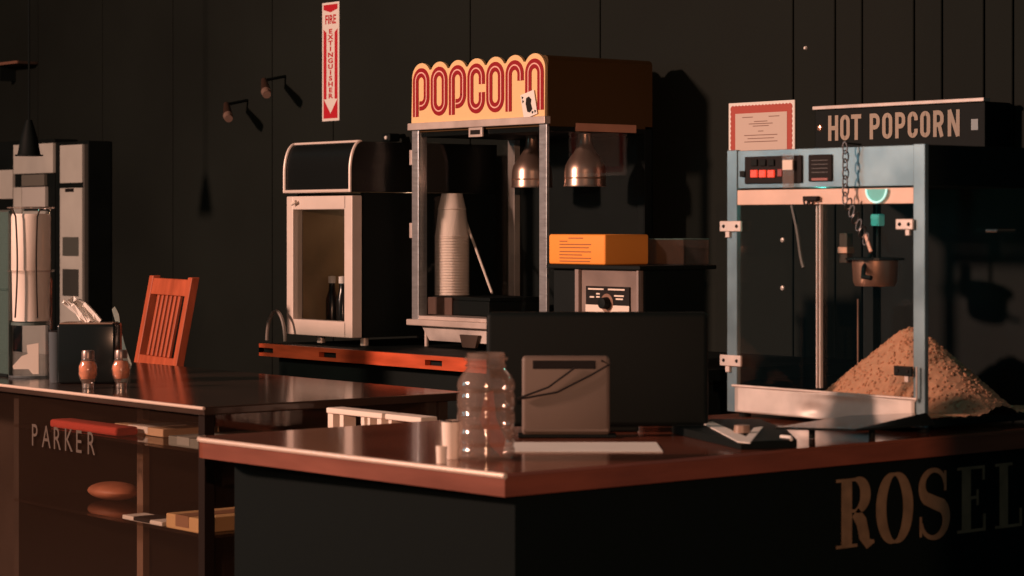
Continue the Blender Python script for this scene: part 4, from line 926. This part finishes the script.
# spice jars
jx, jy = onz(88, 388.5, CT)
t = Thing('spice_jar', 'small glass shaker of orange seasoning, the one in front of the napkin dispenser', 'shaker', (jx, jy, CT+0.0005), group='shakers on the glass case', world=False)
s_ = dep(jx, jy)/F; r = 9.5*s_
t.part('glass_body', MB().lathe([(0, 0), (r*0.62, 0), (r*0.66, 6*s_), (r*0.9, 10*s_), (r, 14*s_), (r, 22*s_), (r*0.72, 28*s_), (r*0.66, 30*s_), (0, 30*s_)], 0, 0, 24), PLGLASS, smooth=True)
t.part('seasoning', MB().lathe([(0, 9*s_), (r*0.7, 9.5*s_), (r*0.92, 14*s_), (r*0.92, 22*s_), (r*0.66, 27*s_), (0, 27.5*s_)], 0, 0, 20), mat('orange_seasoning', (0.75, 0.26, 0.12), 0.8, noise=0.3, nscale=60), smooth=True)
t.part('base_ring', MB().lathe([(0, 0.0005), (r*0.60, 0.001), (r*0.60, 5*s_), (0, 5.5*s_)], 0, 0, 24), CHROME, smooth=True)
t.part('cap', MB().lathe([(0, 30*s_), (r*0.68, 30*s_), (r*0.68, 36*s_), (r*0.6, 38*s_), (0, 38*s_)], 0, 0, 24), mat('dark_cap', (0.25, 0.18, 0.16), 0.35, 0.6), smooth=True)
x2, y2 = onz(121, 388, CT); dup(t.e, (x2, y2, CT+0.0005), 'small glass shaker of orange seasoning, the one nearer the red chair')
# tall clear cup tube
tx, ty = onz(31, 377, CT); s_ = dep(tx, ty)/F; r = 21*s_
t = Thing('paper_dispenser', 'tall clear dispenser tube on the glass case with thin curved rods', 'dispenser', (tx, ty, CT+0.0005), TH, world=False)
Ht = 168*s_
mb = MB(); mb.lathe([(r, 0), (r, Ht), (r-0.003, Ht), (r-0.003, 0)], 0, 0, 36, closed=True); t.part('tube', mb, glassmat('tube_plastic', (0.97, 0.97, 0.97), 0.06, 0.05), smooth=True)
t.part('base', MB().lathe([(0, 0), (r+0.003, 0), (r+0.003, 0.006), (0, 0.006)], 0, 0, 36), BLUEG)
t.part('platform', MB().lathe([(0, 52*s_), (r-0.004, 52*s_), (r-0.004, 55*s_), (0, 55*s_)], 0, 0, 36), mat('green_grey_plate', (0.1, 0.14, 0.13), 0.4))
for sx_, bow in ((-1, 7), (1, -4)):
    pts = [(sx_*(11-bow*sx_*-0.3*math.sin(u*PI)+(3 if u > 0.93 else 0))*s_, -r-0.006, (60+u*108)*s_) for u in [i/14 for i in range(15)]]
    t.part('holder_rod', MB().tube(pts, 0.0026, 8), BROWNW, label='thin dark curved rod', smooth=True)
for q in (168, 105): t.part('ring', MB().lathe([(r+0.001, q*s_), (r+0.008, (q+0.5)*s_), (r+0.008, (q+1.6)*s_), (r+0.001, (q+2)*s_)], 0, 0, 36, closed=True), PLGLASS, smooth=True)
mb = MB(); mb.lathe([(0, 56*s_), (r*0.86, 56*s_), (r*0.9, 106*s_), (r*0.93, 107*s_), (r*0.93, 160*s_), (r*0.88, 163*s_), (0, 163*s_)], 0, 0, 36)
o = single('paper_bag_stack', mb, mat('cream_bags', (0.9, 0.78, 0.7), 0.75, noise=0.04), 'tall cream stack of paper bags inside the clear dispenser tube', 'paper bags', (0, 0, 0), smooth=True, kind='stuff'); o.location = (tx, ty, CT+0.0005)
mb = MB(); mb.prism([(-12*s_, 16*s_), (-3*s_, 26*s_), (3*s_, 28*s_), (2*s_, 37*s_), (14*s_, 39*s_), (14*s_, 8*s_), (8*s_, 8*s_), (4*s_, 13*s_), (-11*s_, 13*s_)], (0, -0.02, 0), (CF, SF, 0), UZ, (SF, -CF, 0), 0.004)
o = single('crumpled_napkin', mb, CREAM, 'torn cream napkin at the bottom of the clear dispenser tube', 'napkin', (0, 0, 7*s_)); o.location = (tx, ty, CT+0.0065)
# bluish tumbler
ux_, uy_ = onz(56, 383, CT); s_ = dep(ux_, uy_)/F
t = Thing('clear_tumbler', 'bluish clear plastic tumbler standing between the tube and the napkin dispenser', 'tumbler', (ux_, uy_, CT+0.0005), world=False)
t.part('wall', MB().lathe([(0, 0), (6.5*s_, 0), (7.5*s_, 52*s_), (7*s_, 52*s_), (6*s_, 0.004), (0, 0.004)], 0, 0, 28, closed=True), BLUEG, smooth=True)
t.part('rim', MB().lathe([(7.4*s_, 51*s_), (8*s_, 51.6*s_), (7.4*s_, 52.4*s_)], 0, 0, 28, closed=True), INK, smooth=True)
# guard pane at far left
gx0, gy0 = onz(9, 377, CT); s_ = dep(gx0, gy0)/F
t = Thing('glass_guard', 'upright greenish glass guard pane at the left end of the glass case', 'glass guard', (gx0, gy0, CT), world=True)
t.part('pane', MB().box(gx0-0.45, gx0, gy0, gy0+0.006, CT+0.003, CT+165*s_), TEALG)
t.part('edge_strip', MB().box(gx0-0.002, gx0+0.004, gy0-0.003, gy0+0.009, CT+0.0006, CT+166*s_), mat('dark_edge', (0.05, 0.07, 0.065), 0.3))
t.part('mid_rail', MB().box(gx0-0.45, gx0, gy0-0.006, gy0, CT+87*s_, CT+88.5*s_), TEALG)
t.part('foot_rail', MB().box(gx0-0.45, gx0, gy0-0.006, gy0+0.012, CT+0.0006, CT+0.008), BLACKPL)

# ------------------------------------------------------------------ far left background cabinets
PALE = mat('pale_door', (0.55, 0.56, 0.52), 0.6, spec=0.3, noise=0.08, nscale=6)
LY = 5.02
def lx_(p): return xat(p, LY)
def lz_(p, q): return zat(q, lx_(p), LY)
t = Thing('tall_storage_cabinet', 'tall dark cabinet with pale narrow doors at the far left wall', 'cabinet', ((lx_(70)), 4.9, 0))
t.part('carcass', MB().box(lx_(53), lx_(86), LY+0.012, WY-0.005, 0, lz_(60, 142), 0.003), BLACK)
ud = t.part('upper_door', MB().box(lx_(61), lx_(83), LY-0.006, LY+0.012, lz_(70, 183), lz_(70, 145), 0.002), PALE)
ld = t.part('lower_door', MB().box(lx_(61), lx_(83), LY-0.006, LY+0.012, 0.1, lz_(70, 188), 0.002), PALE)
t.part('edge_strip', MB().box(lx_(84), lx_(85.4), LY-0.004, LY+0.012, 0.1, lz_(70, 145)), mat('grey_strip', (0.12, 0.12, 0.11), 0.5))
t.part('pull_slot', MB().box(lx_(66.5), lx_(75), LY-0.0075, LY-0.005, lz_(70, 192), lz_(70, 188.5)), INK, parent=ld)
for (q0, q1, c) in ((237, 256, (0.1, 0.11, 0.1)), (269, 296, (0.06, 0.065, 0.06))): t.part('door_window', MB().box(lx_(64), lx_(80), LY-0.008, LY-0.005, lz_(70, q1), lz_(70, q0), 0.001), mat('dw%d' % q0, c, 0.3), parent=ld)
t = Thing('pale_panel_cabinet', 'wide pale panelled cabinet beside the narrow doors at the far left', 'cabinet', ((lx_(25)), 4.9, 0))
t.part('carcass', MB().box(lx_(-14), lx_(52), LY+0.012, WY-0.005, 0, lz_(30, 140), 0.003), BLACK)
t.part('upper_panel', MB().box(lx_(14), lx_(53.5), LY-0.004, LY+0.012, lz_(34, 173.5), lz_(34, 144), 0.002), PALE)
t.part('left_panel', MB().box(lx_(-14), lx_(13), LY-0.004, LY+0.012, lz_(5, 199), lz_(5, 170), 0.002), PALE)
t.part('grey_panel', MB().box(lx_(22.5), lx_(45), LY-0.006, LY+0.012, lz_(34, 186), lz_(34, 174.5), 0.002), mat('mid_grey', (0.16, 0.16, 0.14), 0.5))
t.part('white_panel', MB().box(lx_(23), lx_(46), LY-0.006, LY+0.012, lz_(34, 207), lz_(34, 187), 0.002), mat('whiter_panel', (0.58, 0.58, 0.55), 0.6))
t.part('side_panel', MB().box(lx_(14), lx_(22), LY-0.004, LY+0.012, lz_(34, 300), lz_(34, 187), 0.002), PALE)
t.part('lower_panel', MB().box(lx_(-14), lx_(11), LY-0.004, LY+0.012, 0.1, lz_(5, 210), 0.002), mat('green_grey_panel', (0.16, 0.18, 0.165), 0.6))
t.part('low_panel', MB().box(lx_(23), lx_(46), LY-0.004, LY+0.012, 0.1, lz_(34, 211), 0.002), PALE)
# black pendant lamp
PY = 4.3
X = xat(29, PY); s_ = dep(X, PY)/F; zb_ = zat(156, X, PY)
t = Thing('pendant_lamp', 'black tapered pendant lamp hanging in front of the pale panels', 'lamp', (X, PY, zb_), world=True)
t.part('shade', MB().lathe([(12*s_, zb_+0.004), (11*s_, zb_+0.012), (9*s_, zb_+16*s_), (5*s_, zb_+30*s_), (3*s_, zb_+36*s_), (0, zb_+36*s_)], X, PY, 32), BLACKPL, smooth=True)
t.part('bottom_plate', MB().lathe([(0, zb_), (14*s_, zb_), (14*s_, zb_+0.005), (0, zb_+0.005)], X, PY, 32), BLACK)
t.part('cord', MB().tube([(X, PY, zb_+35*s_), (X, PY, 3.8)], 0.004, 6), BLACKPL)
# pale bar of reflected light, modelled as a small shelf
X0_, X1_ = xat(9, WY), xat(38, WY); Zs = zat(65, X0_, WY)
t = Thing('reflection_bar', 'tiny shelf-shaped bar standing in for a pale reflection at upper left', 'shelf', ((X0_+X1_)/2, WY, Zs))
t.part('board', MB().box(X0_, X1_, WY-0.10, WY-0.001, Zs-0.012, Zs), BROWNW); t.part('front_edge', MB().box(X0_, X1_, WY-0.106, WY-0.1, Zs-0.011, Zs+0.001), mat('reflection_edge', (0.22, 0.11, 0.075), 0.5)); t.part('bracket', MB().box(X0_+0.05, X0_+0.07, WY-0.08, WY-0.001, Zs-0.08, Zs-0.012), BLACK)
# two blurred reflections, modelled as tilted tubes on the wall
def glint_tube(px, q, label):
    X = xat(px, 5.0); Z = zat(q, X, 5.0)
    tt = Thing('reflection_glint', label, 'glint', (X, 5.0, Z), group='modelled reflection glints', world=False)
    tt.part('barrel', MB().tube([(-0.09, 0.05, 0.055), (0.0, 0, 0.005)], [0.012, 0.02], 14), mat('glint_brown', (0.05, 0.028, 0.02), 0.35), smooth=True)
    tt.part('tip', MB().tube([(0.0, 0, 0.005), (0.024, -0.012, -0.008)], [0.02, 0.016], 14), mat('glint_tip', (0.3, 0.2, 0.16), 0.3, 0.3), label='bright tip carrying the glint highlight', smooth=True)
    tt.part('stem', MB().tube([(-0.09, 0.05, 0.055), (-0.09, 0.149, 0.075)], 0.006, 8), BLACK)
    return tt
s1 = glint_tube(228, 117, 'small modelled reflection spotlight, the lower left one of the pair')
X = xat(266, 5.0); dup(s1.e, (X, 5.0, zat(93, X, 5.0)), 'small modelled reflection spotlight, the upper right one of the pair')
